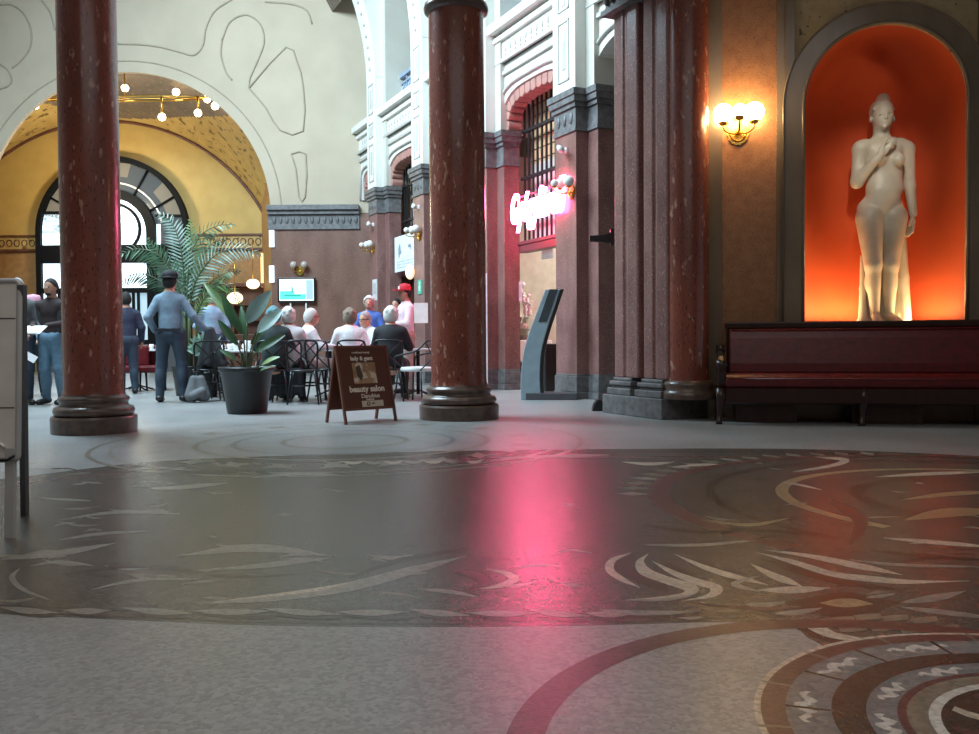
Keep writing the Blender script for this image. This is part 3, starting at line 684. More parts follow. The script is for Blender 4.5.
# ---- stepped pilasters of the long wall
PL = ['pilaster right of the shop entrance, beside the information column', 'pilaster glowing pink behind the neon sign, at the left of the shop entrance',
      'pilaster with the small green sign, behind the man in the red cap', 'farthest pilaster of the long wall, carrying a small white poster']
for k in range(4):
    M = W @ Matrix.Translation((P*k, 0, 0))
    R = root('pilaster', 'stepped granite '+PL[k], 'pilaster', M, 'stepped pilasters of the long wall')
    def step(b, g, z0, z1, m=0):
        b.box((-g, -.55, z0), (.6+g, g, z1), m); b.box((-.27-g, -.9 if k == 0 else -.5, z0), (.87+g, -.2+g, z1), m)
    b = MB(); step(b, .03, 0, .10); step(b, .018, .10, .33); step(b, .005, .33, .36); b.build('base', STONE, R, bevel=.008)
    b = MB(); step(b, 0, .36, 3.86); b.build('shaft', PINK, R, bevel=.006)
    b = MB(); step(b, .025, 3.86, 3.91); step(b, .01, 3.91, 4.20); step(b, .04, 4.20, 4.27); step(b, .07, 4.27, 4.36); step(b, .09, 4.36, 4.45)
    for i in range(3): b.ball((.12+i*.18, .01, 4.06), .06, 8, sc=(.9, .4, 1.5))
    b.build('capital', STONE, R)
# ---- voussoirs and grilles
NEONSTONE = mat('rusticated_stone', (.44, .22, .18), .7, noise=(8, (.36, .17, .14), 1), bump=(30, .3))  # grey-pink stone; the neon's red glow is put into this colour
GLSP = mat('pale_obscured_glass', (.72, .62, .58), .35)
for k in range(1, 5):
    x0, x1 = bay(k)
    if k == 4: x1 = U1
    xc_ = (x0+x1)/2; hw = (x1-x0)/2+.14
    V = MB(); cur = [(xc_+hw*t, 4.45+.66*max(0, 1-abs(t)**3.2)**(1/3.2)) for t in np.sin(np.linspace(-1, 1, 120)*math.pi/2)]
    d = [0]
    for a_, c_ in zip(cur, cur[1:]): d.append(d[-1]+math.dist(a_, c_))
    nb_ = 15; L = d[-1]
    def pt(s_, off):
        i = min(max(np.searchsorted(d, s_), 1), len(d)-1); t = (s_-d[i-1])/(d[i]-d[i-1]); a_, c_ = cur[i-1], cur[i]
        dx, dz = c_[0]-a_[0], c_[1]-a_[1]; l = math.hypot(dx, dz); return (a_[0]+dx*t+dz/l*off, a_[1]+dz*t-dx/l*off)
    for i in range(nb_):
        s0, s1 = L*i/nb_+.008, L*(i+1)/nb_-.008
        q_ = [pt(s0, 0), pt((s0+s1)/2, 0), pt(s1, 0), pt(s1, .17), pt((s0+s1)/2, .20), pt(s0, .17)]
        V.extr(q_, -.27, -.54)
    vo = V.build('arch_stones', NEONSTONE, M=W, bevel=.02)
    tag(vo, ['', 'ring of red-lit rusticated stones arching over the neon sign', 'ring of stones arching over the hanging banner, mostly behind the middle column', 'ring of grey rusticated stones arching over the barred fanlight above the banner', 'ring of grey rusticated stones over the bay nearest the end wall'][k], 'arch stones')
    if k == 2: pass
    if k < 4:
        g = root('window_grille', ['', 'tall iron bar grille above the shop entrance, behind the neon sign', 'iron bar grille mostly hidden behind the middle column', 'iron bar grille with hanging banner, left of the middle column'][k], 'grille', W)
        b = MB(); n = 11
        for i in range(n+1):
            u = x0+.08+(x1-x0-.16)*i/n; t = (u-xc_)/hw; zt = 4.42+.52*max(0, 1-abs(t)**3)**(1/3)
            b.box((u-.016, -.58, 2.5), (u+.016, -.55, zt))
        b.build('bars', BLKM, g)
        b = MB()
        for z in (2.95, 3.62, 4.42): b.box((x0, -.60, z), (x1, -.53, z+.05))
        b.build('cross_rails', BLKM, g)
        MB().box((x0, -.66, 2.37), (x1, -.48, 2.5)).box((x0, -.68, 2.5), (x1, -.46, 2.56)).build('lintel', mat('plum_lintel', (.16, .055, .06), .4), g, bevel=.01)
        MB().box((x0, -.80, 2.56), (x1, -.74, 3.9), 0).box((x0, -.80, 3.9), (x1, -.74, 5.1), 1).build('glazing', [GLSP, mat('tan_blind', (.70, .48, .26), .7)], g)
        b = MB()
        for i in range(6): b.box((x0, -.742, 3.95+i*.19), (x1, -.735, 3.97+i*.19))
        b.build('blind_slats', DWOOD, g)
# grey block wall in the last bay, brown door wall in the banner bay
x0, x1 = bay(4)
S(MB().box((x0-.1, -.75, 0), (U1+.3, -.62, 5.1)).build('wall_block', [mat('grey_block', (.36, .36, .37), .8, noise=(5, (.3, .3, .31), 1))], M=W))
b = MB(); 
for i in range(20):
    for j in range(5): b.box((x0+.02+j*.4+(i % 2)*.2-.2, -.62, .02+i*.24), (x0+.40+j*.4+(i % 2)*.2-.2, -.60, .24+i*.24))
S(b.build('trim_4', [mat('grey_block_face', (.42, .42, .43), .8)], M=W))
x0, x1 = bay(3)
d3 = root('door_frame', 'dark wooden glazed door frame below the hanging banner', 'door', W)
b = MB()
for u in (x0+.02, x0+.62, x0+1.22, x1-.08): b.box((u, -.75, 0), (u+.07, -.66, 2.4))
for z in (0, .8, 2.3): b.box((x0, -.75, z), (x1, -.66, z+.12))
b.build('frame', WOOD, d3); MB().box((x0, -.72, 0), (x1, -.70, 2.4)).build('glass', mat('dark_door_glass', (.07, .03, .02), .1), d3)
gl = tag(MB().ball((0, 0, 0), .10, 16, sc=(1, .6, 1.6)).build('pendant_globe', mat('dim_peach_globe', (1, .8, .6), .4, emit=(1, .62, .4), es=1.0), M=Matrix.Translation(at(410, 272, 18.9))), 'warm glowing lamp seen just below the banner', 'lamp')
# ---- gallery railings
RAILM = mat('blue_grey_railing', (.30, .36, .46), .5, noise=(7, (.22, .27, .36), 1))
RL = ['', 'blue-grey gallery railing at the top, right of the middle column', 'blue-grey gallery railing hidden behind the middle column', 'blue-grey gallery railing above the banner bay, left of the middle column', 'blue-grey gallery railing nearest the end wall']
for k in range(1, 5):
    x0, x1 = bay(k); x0 -= .05; x1 += .05
    if k == 4: x1 = U1
    g = root('gallery_railing', RL[k], 'railing', W, 'gallery railings')
    MB().box((x0, -.62, 6.96), (x1, -.50, 7.05)).build('top_rail', RAILM, g); MB().box((x0, -.60, 6.28), (x1, -.52, 6.36)).build('bottom_rail', RAILM, g); MB().box((x0, -.60, 6.82), (x1, -.53, 6.86)).build('middle_rail', RAILM, g)
    MB().box((x0, -.585, 6.36), (x1, -.575, 6.82)).build('mesh_panel', mat('pale_blue_panel', (.50, .60, .75), .6), g)
    b = MB(); n = 5
    for i in range(n):
        c = x0+(x1-x0)*(i+.5)/n
        for sgn in (-1, 1): b.tube([(c+sgn*(.03+.10*math.sin(t*1.3)), -.55, 6.40+.40*t/3) for t in np.linspace(0, 3, 10)], .014, 5)
        b.tube([(c+.07*math.cos(t), -.55, 6.6+.07*math.sin(t)) for t in np.linspace(0, 6.3, 12)], .014, 5)
    for i in range(n+1): c = x0+(x1-x0)*i/n; b.box((c-.015, -.57, 6.3), (c+.015, -.53, 6.97))
    b.build('scrollwork', RAILM, g)

# ---- neon sign
NEON = mat('pink_neon_tube', (1, .5, .7), .4, emit=(1, .09, .25), es=50)
g = root('neon_sign', 'glowing pink neon script sign in front of the bars over the shop entrance', 'sign', W @ Matrix.Translation((onf(W, 535, 215, .06).x, .05, 2.95)))
xa, xb = onf(W, 509, 215, .06).x, onf(W, 562, 205, .06).x; wN = abs(xa-xb)
RM = Matrix.Rotation(math.pi, 4, 'Z') @ Matrix.Rotation(math.pi/2, 4, 'X')
t = text('lettering', 'Gyógyfürdő', .66, NEON, g, Matrix.Translation((0, 0, .0)) @ RM, .02, .25, .012)
t.matrix_local = Matrix.Translation((0, 0, .0)) @ RM @ Matrix.Scale(wN/max(.1, t.dimensions.x), 4, (1, 0, 0))
b = MB(); b.box((-wN/2, -.08, -.16), (wN/2, -.06, -.13)).box((-wN/2, -.08, .2), (wN/2, -.06, .23))
for s_ in (-.8, 0, .8): b.box((s_*wN/2-.01, -.62, .0), (s_*wN/2+.01, -.05, .02))
b.build('mounting_frame', BLKM, g)

# ---- wall lamps
def sconce(name, M, label, gm, s=1.0, third=True):
    g = root(name, label, 'wall lamp', M, None)
    b = MB(); pts = [(.115*math.cos(a)*(1 if i % 2 else .9)*s, (-.02+.145*math.sin(a)*(1 if i % 2 else .92))*s) for i, a in enumerate(np.linspace(0, 2*math.pi, 33)[:-1])]
    b.extr(pts, 0, -.025*s); b.tube([(.08*s*math.cos(a), -.03*s, (-.02+.10*math.sin(a))*s) for a in np.linspace(math.pi, 2*math.pi, 14)], .012*s, 6)
    b.ball((0, -.045*s, -.03*s), .03*s, 12); b.build('back_plate', BRASS, g)
    for sx_, sy_ in ((-1, -.10), (1, -.10)) + (((0, -.30),) if third else ()):
        b = MB(); tx, ty = sx_*.15*s, (sy_-.06)*s
        b.tube(crv([(0, -.03*s, -.03*s), (tx*.4, ty*.6-.02, -.06*s), (tx*.9, ty, -.03*s), (tx, ty, .03*s)], 5), .012*s, 7)
        b.lathe([(0, .015*s), (.035*s, .02*s), (.05*s, .05*s), (.045*s, .06*s)], 14, T=Matrix.Translation((tx, ty, 0)))
        a_ = b.build('arm', BRASS, g)
        MB().ball((tx, ty, (.135 if sx_ else .105)*s), .098*s if sx_ else .07*s, 24).build('globe', gm, g)
    return g
pS = nxp(738, 128, 0)
sconce('wall_lamp', N @ Matrix.Translation((pS.x, 0, pS.z-.02)), 'lit brass wall lamp with glowing round globes, left of the statue niche', GLOBE, 1.05)
def wsc(k, u, z, label):
    M = W @ Matrix.Translation((P*k+u, 0, z)) @ Matrix.Rotation(math.pi, 4, 'Z')
    return sconce('wall_lamp', M, label, OPAL, .8)
wsc(0, .12, 3.02, 'unlit wall lamp with white globes on the pilaster right of the neon sign')
wsc(2, .25, 3.05, 'unlit wall lamp with white globes at the upper right corner of the banner')
wsc(3, .30, 3.05, 'unlit wall lamp with white globes on the farthest pilaster of the long wall')
SL = {0: 'small white spotlight above the lamp right of the neon sign', 2: 'small white spotlight above the banner, left of the middle column', 3: 'small white spotlight on the farthest pilaster, above its lamp'}
for k in (0, 2, 3):
    g = root('spotlight', SL[k], 'spotlight', W @ Matrix.Translation((P*k+.25, 0, 3.62)))
    MB().box((-.03, 0, -.04), (.03, .03, .04)).tube([(0, .02, 0), (0, .12, .03)], .012, 6).build('bracket', OPAL, g)
    MB().tube([(.08, .10, .06), (-.10, .16, -.02)], [.035, .05], 12).build('lamp_head', OPAL, g)
# lamp with bull's-eye and stucco bits: crest above TV
M = Matrix.Translation(at(300, 270, YE-.02))
sconce('wall_lamp', M, 'small brass double wall lamp directly above the television', mat('frosted_small_globe', (.5, .42, .36), .3), .9, False)

# ---- banner, signs on the wall
g = root('hanging_banner', 'white banner with grey figures hanging over the door left of the middle column', 'banner', W @ Matrix.Translation((0, -.3, 0)))
p0, p1, p2_, p3 = [onf(W, *q_, -.3) for q_ in ((394.5, 237), (415.5, 232), (415.5, 268), (394.5, 273))]
zt, zb = (p0.z+p1.z)/2, (p2_.z+p3.z)/2
MB().box((p1.x, -.02, zb), (p0.x, .0, zt)).build('cloth', mat('banner_white', (.80, .84, .86), .6), g)
BL_ = mat('banner_grey_print', (.28, .33, .42), .6); b = MB(); wB = p0.x-p1.x
for fx, fz, r_, sc_ in ((.25, .62, .08, (1, .1, 1.6)), (.22, .48, .06, (.6, .1, 1.6)), (.3, .55, .05, (1, .1, 1)), (.72, .66, .08, (1.3, .1, .5)), (.78, .6, .04, (.7, .1, 1.3))): b.ball((p0.x-fx*wB, .003, zb+fz*(zt-zb)), r_, 10, sc=sc_)
for i in range(3): b.box((p0.x-wB*.9, 0, zb+(.1+.08*i)*(zt-zb)), (p0.x-wB*.12, .006, zb+(.13+.08*i)*(zt-zb)), 1)
b.build('print', [BL_, mat('banner_text_grey', (.6, .66, .7), .6)], g)
g = root('exit_sign', 'small green sign with white pictogram on the pilaster left of the middle column', 'sign', W @ Matrix.Translation((6.22, .012, 0)))
pz = onf(W, 422, 286, 0); MB().box((-.1, -.012, pz.z-.16), (.1, .012, pz.z+.13)).build('plate', mat('sign_green', (.10, .50, .33), .5), g)
b = MB(); b.box((-.03, .012, pz.z-.10), (.03, .016, pz.z+.02)); b.ball((.0, .014, pz.z+.06), .028, 10, sc=(1, .1, 1)); b.box((-.05, .012, pz.z-.04), (.05, .016, pz.z-.01)); b.build('pictogram', OPAL, g)
pz = onf(W, 375, 290, 0)
g = root('poster', 'narrow white poster on the farthest pilaster of the long wall', 'poster', W @ Matrix.Translation((pz.x, .006, pz.z)))
MB().box((-.16, -.006, -.25), (.16, .004, .25)).build('sheet', mat('poster_white', (.7, .7, .7), .6), g); MB().box((-.12, .004, -.1), (.12, .007, .16)).build('picture', mat('poster_grey', (.5, .5, .52), .6), g)
pz = onf(W, 516, 292, -.5); 
tag(MB().box((-.07, 0, -.17), (.07, .012, .17)).box((-.05, .012, -.1), (.05, .014, .12), 1).build('notice', [mat('notice_pink', (.75, .5, .52), .6), mat('notice_text', (.6, .35, .38), .6)], M=W @ Matrix.Translation((2.70, -.49, pz.z))), 'small pale notice at the left edge of the shop entrance', 'notice')
# black bracket sign on the pier and stop beside its base
g = root('bracket_sign', 'black projecting bracket sign at the left edge of the big pier', 'sign', Matrix.Translation(at(611, 237.5, 11.2)))
MB().extr([(0, -.07), (0, .06), (-.10, .03), (-.27, .02), (-.27, -.045)], -.05, .05).build('arm', BLACK, g, bevel=.006)
MB().box((-.01, -.07, -.1), (.03, .07, .1)).build('wall_plate', BLACK, g)
b0 = fl(597, 411); g = tag(MB().extr([(-.06, 0), (.07, 0), (.07, .13), (0, .14), (-.035, .09)], -.05, .1).build('floor_box', BLACK, M=frame(b0, 0), bevel=.008), 'small black box on the floor beside the left foot of the big pier', 'box')

# ---- shop interior
x0, x1 = bay(1)
SHOPW = mat('shop_wall_beige', (.62, .55, .45), .8)
S(MB().box((-3, -3.95, 0), (x1+3.3, -3.9, 6.0)).build('wall_shop', [SHOPW], M=W))
g = root('display_counter', 'curved white glass display counter of the shop, behind the information column', 'counter', W @ Matrix.Translation((onf(W, 530, 395, -.9).x+.45, -1.0, 0)))
pr_ = [(-.42, .12), (.36, .12), (.40, .45), (.42, .80), (.30, .98), (-.42, .98)]
MB().extr([(a_, c_) for a_, c_ in [(-.42, .10), (.36, .10), (.36, .42), (-.42, .42)]], -.55, .55, T=Matrix.Rotation(math.pi/2, 4, 'Z') @ Matrix.Scale(-1, 4, (1, 0, 0))).build('plinth', BLACK, g)
b = MB(); sec = [(.0, .42), (.25, .42), (.40, .50), (.45, .62), (.45, .86), (-.3, .86), (-.3, .42)]
b.add([(-.58, y, z) for y, z in sec]+[(1.1, y, z) for y, z in sec], [tuple(range(7)), tuple(range(7, 14))[::-1]]+[(i, 7+i, 7+(i+1) % 7, (i+1) % 7) for i in range(7)]); b.build('white_body', OPAL, g, bevel=.02)
GL = mat('clear_glass', (.85, .9, .9), .03, trans=.9)
b = MB(); sec = [(.44, .86), (.30, 1.28), (-.28, 1.30), (-.28, 1.28), (.28, 1.26), (.42, .86)]
b.add([(-.55, y, z) for y, z in sec]+[(1.05, y, z) for y, z in sec], [(i, 6+i, 6+(i+1) % 6, (i+1) % 6) for i in range(6)]); b.build('glass_hood', GL, g)
MB().box((-.5, -.28, 1.06), (1.0, .25, 1.075)).build('shelf', STEEL, g)
Mg = g.matrix_world
CK = mat('cream_cake', (.85, .80, .72), .5); cak = []
for i in range(12):
    o = MB().lathe([(0, 0), (.07, 0), (.07, .07), (.05, .085), (0, .09)], 14).build('cake', CK, M=Mg @ Matrix.Translation((-.42+.12*(i % 6)+.03, .05+.14*(i//6), .862 if i < 6 else 1.077)))
    tag(o, 'small round cream cake inside the glass counter of the shop', 'cake', 'cakes in the shop counter')
for i, (dx, dz, s_) in enumerate([(-.30, 1.31, .9), (-.12, 1.31, 1.2), (.06, 1.31, 1.5), (.20, 1.31, 1.9), (-.45, 1.31, .8)]):
    b = MB(); 
    for a_ in range(9): b.ball((.05*s_*math.cos(a_*2.4)*(.5+.06*a_), .05*s_*math.sin(a_*2.4)*(.5+.06*a_), .16*s_+.022*a_*s_), .032*s_, 8)
    v_ = root('flower_vase', ['white flowers in a small vase on the shop counter', 'round bunch of white flowers in the middle of the shop counter', 'taller bunch of white flowers beside the information column head', 'tallest bunch of white flowers above the shop counter', 'smallest bunch of white flowers at the left end of the shop counter'][i], 'flowers', Mg @ Matrix.Translation((dx, .1-.1*(i % 2), 1.302)))
    b.build('blossoms', OPAL, v_); MB().lathe([(0, 0), (.03, 0), (.045, .07), (.03, .13*s_), (.035, .16*s_)], 12).build('vase', OPAL, v_)
g = root('waste_bin', 'black bin standing between the information column and the pilaster', 'bin', W @ Matrix.Translation((onf(W, 548, 392, -.6).x, -.62, 0)))
MB().box((-.14, -.14, 0), (.14, .14, .72)).build('body', BLACK, g, bevel=.02); MB().box((-.15, -.15, .72), (.15, .15, .80)).build('lid', BLKM, g, bevel=.02); MB().box((-.10, .145, .5), (.10, .155, .53)).build('handle', STEEL, g)
tag(MB().box((-.2, 0, -.12), (.2, .02, .12)).build('ceiling_sign', OPAL, M=W @ Matrix.Translation((onf(W, 548, 255, -1.0).x, -1.0, 2.40))), 'small white sign panel hanging at the top right inside the shop entrance', 'sign')
g = root('roll_up_banner', 'tall white roll-up banner just behind the middle column on its right', 'banner', Matrix.Translation(fl(481, 391)))
MB().box((-.25, -.01, .08), (.115, .01, 2.0)).build('panel', mat('banner_bright', (.85, .88, .92), .5), g); MB().box((-.27, -.07, 0), (.13, .07, .08)).build('foot', STEEL, g)

# ---- information column (curved terminal)
kM = frame(fl(541, 400), math.radians(-6))
KG = mat('blue_grey_paint', (.25, .33, .37), .4)
g = root('information_column', 'leaning curved blue-grey information column with a screen, at the shop entrance', 'information column', kM)
kc = [(0, 0), (-.01, .35), (.02, .7), (.10, 1.0), (.22, 1.35), (.30, 1.58)]
cl = [tuple(p) for p in crv(kc, 6)]; Lc = [(x-.29+.06*z/1.6, z) for x, z in cl]; Rc = [(x+.0-.01*z, z) for x, z in cl]
MB().ring(Lc, Rc, 0, .09).build('curved_body', KG, g, bevel=.01)
MB().ring([(x+.004, z) for x, z in Rc], [(x+.05, z) for x, z in Rc], .0, .09).build('dark_edge', BLACK, g)
scr = [(x, z) for x, z in cl if z > 1.1]; MB().ring([(x-.17, z) for x, z in scr], [(x-.05, z) for x, z in scr], -.006, .0).build('screen', mat('dark_grey_screen', (.05, .06, .065), .15), g)
MB().prism([(-.22, -.02), (.52, -.02), (.46, .42), (-.16, .42)], 0, .10).build('floor_plate', mat('plate_grey', (.075, .075, .08), .4), g, bevel=.01)

# ---- television
tv = root('television', 'flat television showing a white and green picture, on the granite wall beside the arch', 'television', Matrix.Translation(at(296.5, 290, YE-.12)))
sx_ = YE/900
MB().box((-18.8*sx_, 0, -12.5*sx_), (18.8*sx_, .07, 12.5*sx_)).build('housing', BLACK, tv, bevel=.01)
b = MB(); y_ = -.004
def rc_(x0, z0, x1, z1, mi): b.box((x0*sx_, y_-mi*.0007, z0*sx_), (x1*sx_, .001, z1*sx_), mi)
rc_(-17, -10.5, 17, 10.8, 0); rc_(-16.5, -9.5, 9, -4, 1); rc_(-16.5, -4, -2, -1, 1); rc_(9.5, -9.5, 16.5, 10, 2); rc_(-5, -2, -3.5, 3, 3); rc_(-12, -6, 4, -5, 3)
b.build('screen', [mat('screen_white', (.8, .9, .85), .2, emit=(.85, 1, .93), es=.95), mat('screen_teal', (.1, .5, .4), .2, emit=(.10, .62, .48), es=.85), mat('screen_slate', (.3, .4, .5), .2, emit=(.38, .5, .58), es=.7), mat('screen_green', (.0, .3, .2), .2, emit=(.03, .35, .25), es=.8)], tv)
b = MB()
for x in (-6.5, 9): b.box(((x-.7)*sx_, .03, -29*sx_), ((x+.7)*sx_, .06, -12*sx_))
b.build('stand_tube', OPAL, tv)
# ---- lit slots at the corner of the arch
for i, y_ in enumerate((238.5, 274)):
    o = MB().box((-.06, 0, -.21), (.06, .05, .21)).build('wall_light', SKYP, M=Matrix.Translation(at(271.5, y_, YE-.06)))
    tag(o, ['upper of two narrow white wall lights beside the arch', 'lower of two narrow white wall lights beside the arch'][i], 'wall light')

# ---- ring chandelier
c0 = at(125, 101, 23.95); g = root('ring_chandelier', 'large ring chandelier of bare bulbs under the gilded vault', 'chandelier', Matrix.Translation(c0))
RR = 90*23.95/900
MB().tube([(RR*math.cos(a), RR*.10*math.sin(a), .06) for a in np.linspace(0, 2*math.pi, 41)], .025, 6).tube([(-RR, 0, .06), (RR, 0, .06)], .015, 5).tube([(0, 0, .06), (0, 0, 1.1)], .02, 6).build('ring', BRASS, g)
for (px_, py_) in ((35, 106), (125, 88), (176, 92), (207, 99), (215, 106), (198, 113), (162, 117), (90, 118), (75, 90)):
    p_ = at(px_, py_, 23.95)-c0; s_ = max(-1, min(1, p_.x/RR)); yy_ = (math.sqrt(max(0, 1-s_*s_))*RR*.10)*(1 if py_ < 103 else -1)
    p_ = at(px_, py_, 23.95+yy_)-c0
    MB().ball(p_, .095, 14).build('bulb', BULB, g); MB().tube([(p_.x, p_.y, p_.z), (p_.x, p_.y, max(.06, p_.z+.1))], .03, 8).build('socket', BRASS, g)

# ---- red leather bench
b0 = nxp(721, 424); fy = (N.inverted() @ fl(721, 424)).y; bx0 = (N.inverted() @ fl(718, 424)).x
LB = 4.3; g = root('leather_bench', 'long dark red leather bench with a carved dark wood frame under the statue niche', 'bench', N @ Matrix.Translation((bx0, -.16, 0)))
D = abs(fy)-.16                                     # depth of the bench
zseat = .47; zt = 1.03
MB().box((.10, -.13, .34), (LB, 0, zt-.07)).build('back_panel', DWOOD, g, bevel=.01)
b = MB(); b.box((.08, -.16, zt-.07), (LB, .03, zt)); b.build('top_rail', DWOOD, g, bevel=.015)
sec = [(-.12, .50), (-.28, .50), (-.27, .60), (-.22, .86), (-.19, .94), (-.15, .965), (-.12, .95)]
def run(sec, x0, x1): 
    n = len(sec); return MB().add([(x0, y, z) for y, z in sec]+[(x1, y, z) for y, z in sec], [tuple(range(n)), tuple(range(n, 2*n))[::-1]]+[(i, n+i, n+(i+1) % n, (i+1) % n) for i in range(n)])
run(sec, .12, LB-.05).build('back_cushion', LEATH, g, bevel=.02)
run([(-.12, .36), (-D+.02, .36), (-D-.01, .40), (-D-.01, .46), (-D+.04, .50), (-D+.12, .51), (-.12, .49)], .06, LB-.05).build('seat_cushion', LEATH, g, bevel=.02)
run([(-D+.03, .20), (-D+.0, .22), (-D+.0, .36), (-D+.05, .37), (-D+.07, .20)], .05, LB).build('front_apron', DWOOD, g)
MB().tube([(.10, -D-.012, .455), (LB, -D-.012, .455)], .008, 6).tube([(.14, -.20, .945), (LB, -.20, .945)], .007, 6).build('piping', LEATH, g)
def arm(x):
    pf = [(-.16, .36), (-D+.02, .36), (-D-.02, .45), (-D-.05, .52), (-D-.05, .60), (-D+.0, .645), (-D+.05, .63), (-D+.09, .60), (-.35, .62), (-.27, .68), (-.22, .76), (-.16, .78)]
    return MB().add([(x, y, z) for y, z in pf]+[(x+.07, y, z) for y, z in pf], [tuple(range(12)), tuple(range(12, 24))[::-1]]+[(i, 12+i, 12+(i+1) % 12, (i+1) % 12) for i in range(12)])
a_ = arm(0).build('arm_rest', DWOOD, g, bevel=.012)
MB().tube([(-.015, -D+.0, .595), (.085, -D+.0, .595)], .05, 16).tube([(-.01, -.2, .75), (.08, -.2, .75)], .04, 14).build('scroll', DWOOD, a_)
for x, y in ((.03, -D+.02), (1.38, -D+.05), (2.95, -D+.05), (LB-.2, -D+.05), (.03, -.10), (2.95, -.1)):
    MB().tube([(x, y, .36), (x, y-.01, .25), (x-.01, y+.01, .12), (x-.02, y-.02, .03), (x-.02, y-.03, 0)], [.055, .05, .032, .028, .036], 10).build('leg', DWOOD, g)
for x0_, x1_, lab in ((.18, .78, 'dark cabinet box under the left end of the bench'), (1.30, 1.95, 'dark cabinet box under the middle of the bench'), (2.72, 3.3, 'dark cabinet box under the right end of the bench')):
    o = MB().box((x0_, -D+.22, 0), (x1_, -.05, .195)).box((x0_+.04, -D+.212, .03), (x1_-.04, -D+.22, .17)).build('heater_box', DWOOD, M=g.matrix_world.copy(), bevel=.005); tag(o, lab, 'box')
pg = nxp(905, 414); 
g2 = root('wall_grille', 'low brass heating grille on the wall below the bench', 'grille', N @ Matrix.Translation((pg.x, -.02, .1)))
b = MB(); b.box((-.35, -.02, -.08), (.35, .02, .14)); 
for i in range(8): b.box((-.33, -.035, -.06+i*.025), (.33, -.02, -.05+i*.025), 0)
b.build('louvre', BRASS, g2)

# ---- display board at the left edge
p_f = fl(11, 538); Mb = frame(p_f, math.radians(-4))
g = root('display_board', 'white enamelled A-frame display board standing at the left edge', 'display board', Mb)
zT = at(11, 280, p_f.y).z; zB = at(11, 460, p_f.y).z; k_ = p_f.y/900
def rrect(x0, z0, x1, z1, r): return [(x0, z0), (x1-r, z0)]+[(x1-r+r*math.cos(a), z0+r+r*math.sin(a)) for a in np.linspace(-math.pi/2, 0, 6)]+[(x1-r+r*math.cos(a), z1-r+r*math.sin(a)) for a in np.linspace(0, math.pi/2, 6)]+[(x0, z1)]
TL = Matrix.Rotation(math.radians(-3.0), 4, 'X')
MB().extr(rrect(-.62, zB, 7.5*k_, zT, .02), -.012, .012, T=TL).build('panel', PANEL, g)
b = MB(); out = [(-.62, zB)]+rrect(-.62, zB, 7.5*k_, zT, .02)[1:]; b.tube([TL @ Vector((x, -.006, z)) for x, z in out], .013, 8)
b.build('rim', STEEL, g)
b = MB()
for y_ in (318, 408): z_ = at(11, y_, p_f.y).z; b.box((-.62, -.0135, z_-.002), (7.5*k_-.015, -.0125, z_+.002), T=TL)
b.build('panel_joint', BLKM, g)
b = MB(); b.tube([TL @ Vector((x, -.03, z)) for x, z in ((-.62, zB-.005), (-.1, zB-.004), (0, zB+.0), (.03, zB+.02))], .007, 6); b.build('tray_wire', BLACK, g)
MB().box((-.022, -.015, 0), (.018, .010, zB+.05), T=TL).build('leg', STEEL, g)
MB().box((-.60, -.015, 0), (-.56, .010, zB+.05), T=TL).build('leg', STEEL, g)
rb = Mb.inverted() @ fl(23, 516); SG = mat('dark_grey_paint', (.13, .14, .15), .4)  # rear legs in a darker grey than the front ones
for dx in (0, -.62):
    x = rb.x+dx; xt = (Mb.inverted() @ at(23.2, 290, p_f.y+.05)).x+dx
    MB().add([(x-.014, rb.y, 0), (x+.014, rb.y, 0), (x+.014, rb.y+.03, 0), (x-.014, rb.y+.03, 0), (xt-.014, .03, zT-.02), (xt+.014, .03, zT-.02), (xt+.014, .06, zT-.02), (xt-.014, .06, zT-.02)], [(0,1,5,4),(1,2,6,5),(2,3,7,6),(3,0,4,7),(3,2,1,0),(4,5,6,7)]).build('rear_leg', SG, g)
MB().tube([TL @ Vector((-.045, -.02, zB+.075)), TL @ Vector((-.02, -.022, zB+.055))], .006, 6).build('clip', OPAL, g)

# ---- beauty salon board
q1, q2 = fl(371, 424.5), fl(396, 420.5); q2 = fl(394, 421); q0 = fl(322, 424)
# front face feet: 371..394?  the printed face spans 330-392 at the foot, side legs 322/371 in front
pf0, pf1 = fl(349, 424.5), fl(394, 421)
k_ = 9.45/900
HB = .80
MB_ = frame(fl(371.5, 422.7), math.radians(42))
g = root('beauty_salon_board', 'brown A-frame pavement board advertising a beauty salon, between plant pot and middle column', 'pavement board', MB_)
SB = mat('board_brown', (.105, .028, .014), .4); SBF = mat('board_frame_brown', (.16, .05, .028), .4)
wb = .315; lean = math.radians(13)
TF = Matrix.Rotation(-lean, 4, 'X')   # leaning printed face
def face(T, nm, front):
    MB().box((-wb, -.008, .15), (wb, .008, HB+.02), T=T).build(nm, SB, g)
    b = MB(); 
    for x in (-wb, wb): b.box((x-.012, -.014, 0), (x+.012, .014, HB+.03), T=T)
    b.box((-wb, -.014, HB+.005), (wb, .014, HB+.03), T=T).box((-wb, -.014, .14), (wb, .014, .165), T=T); b.build(nm+'_frame', SBF, g)
face(TF, 'front_panel', True)
dY = 2*math.sin(lean)*(HB+.02)
TB = Matrix.Translation((-.19+.28*0, dY, 0)) @ Matrix.Rotation(lean, 4, 'X')
TB = Matrix.Translation((.0, dY, 0)) @ Matrix.Rotation(lean, 4, 'X')
face(TB, 'rear_panel', False)
CRM = mat('board_lettering', (.80, .70, .60), .6)
def bt(body, size, x, z, bold=.002): return text('lettering', body, size, CRM, g, TF @ Matrix.Translation((x, -.010, z)) @ Matrix.Rotation(math.pi/2, 4, 'X'), .001, 0, bold)
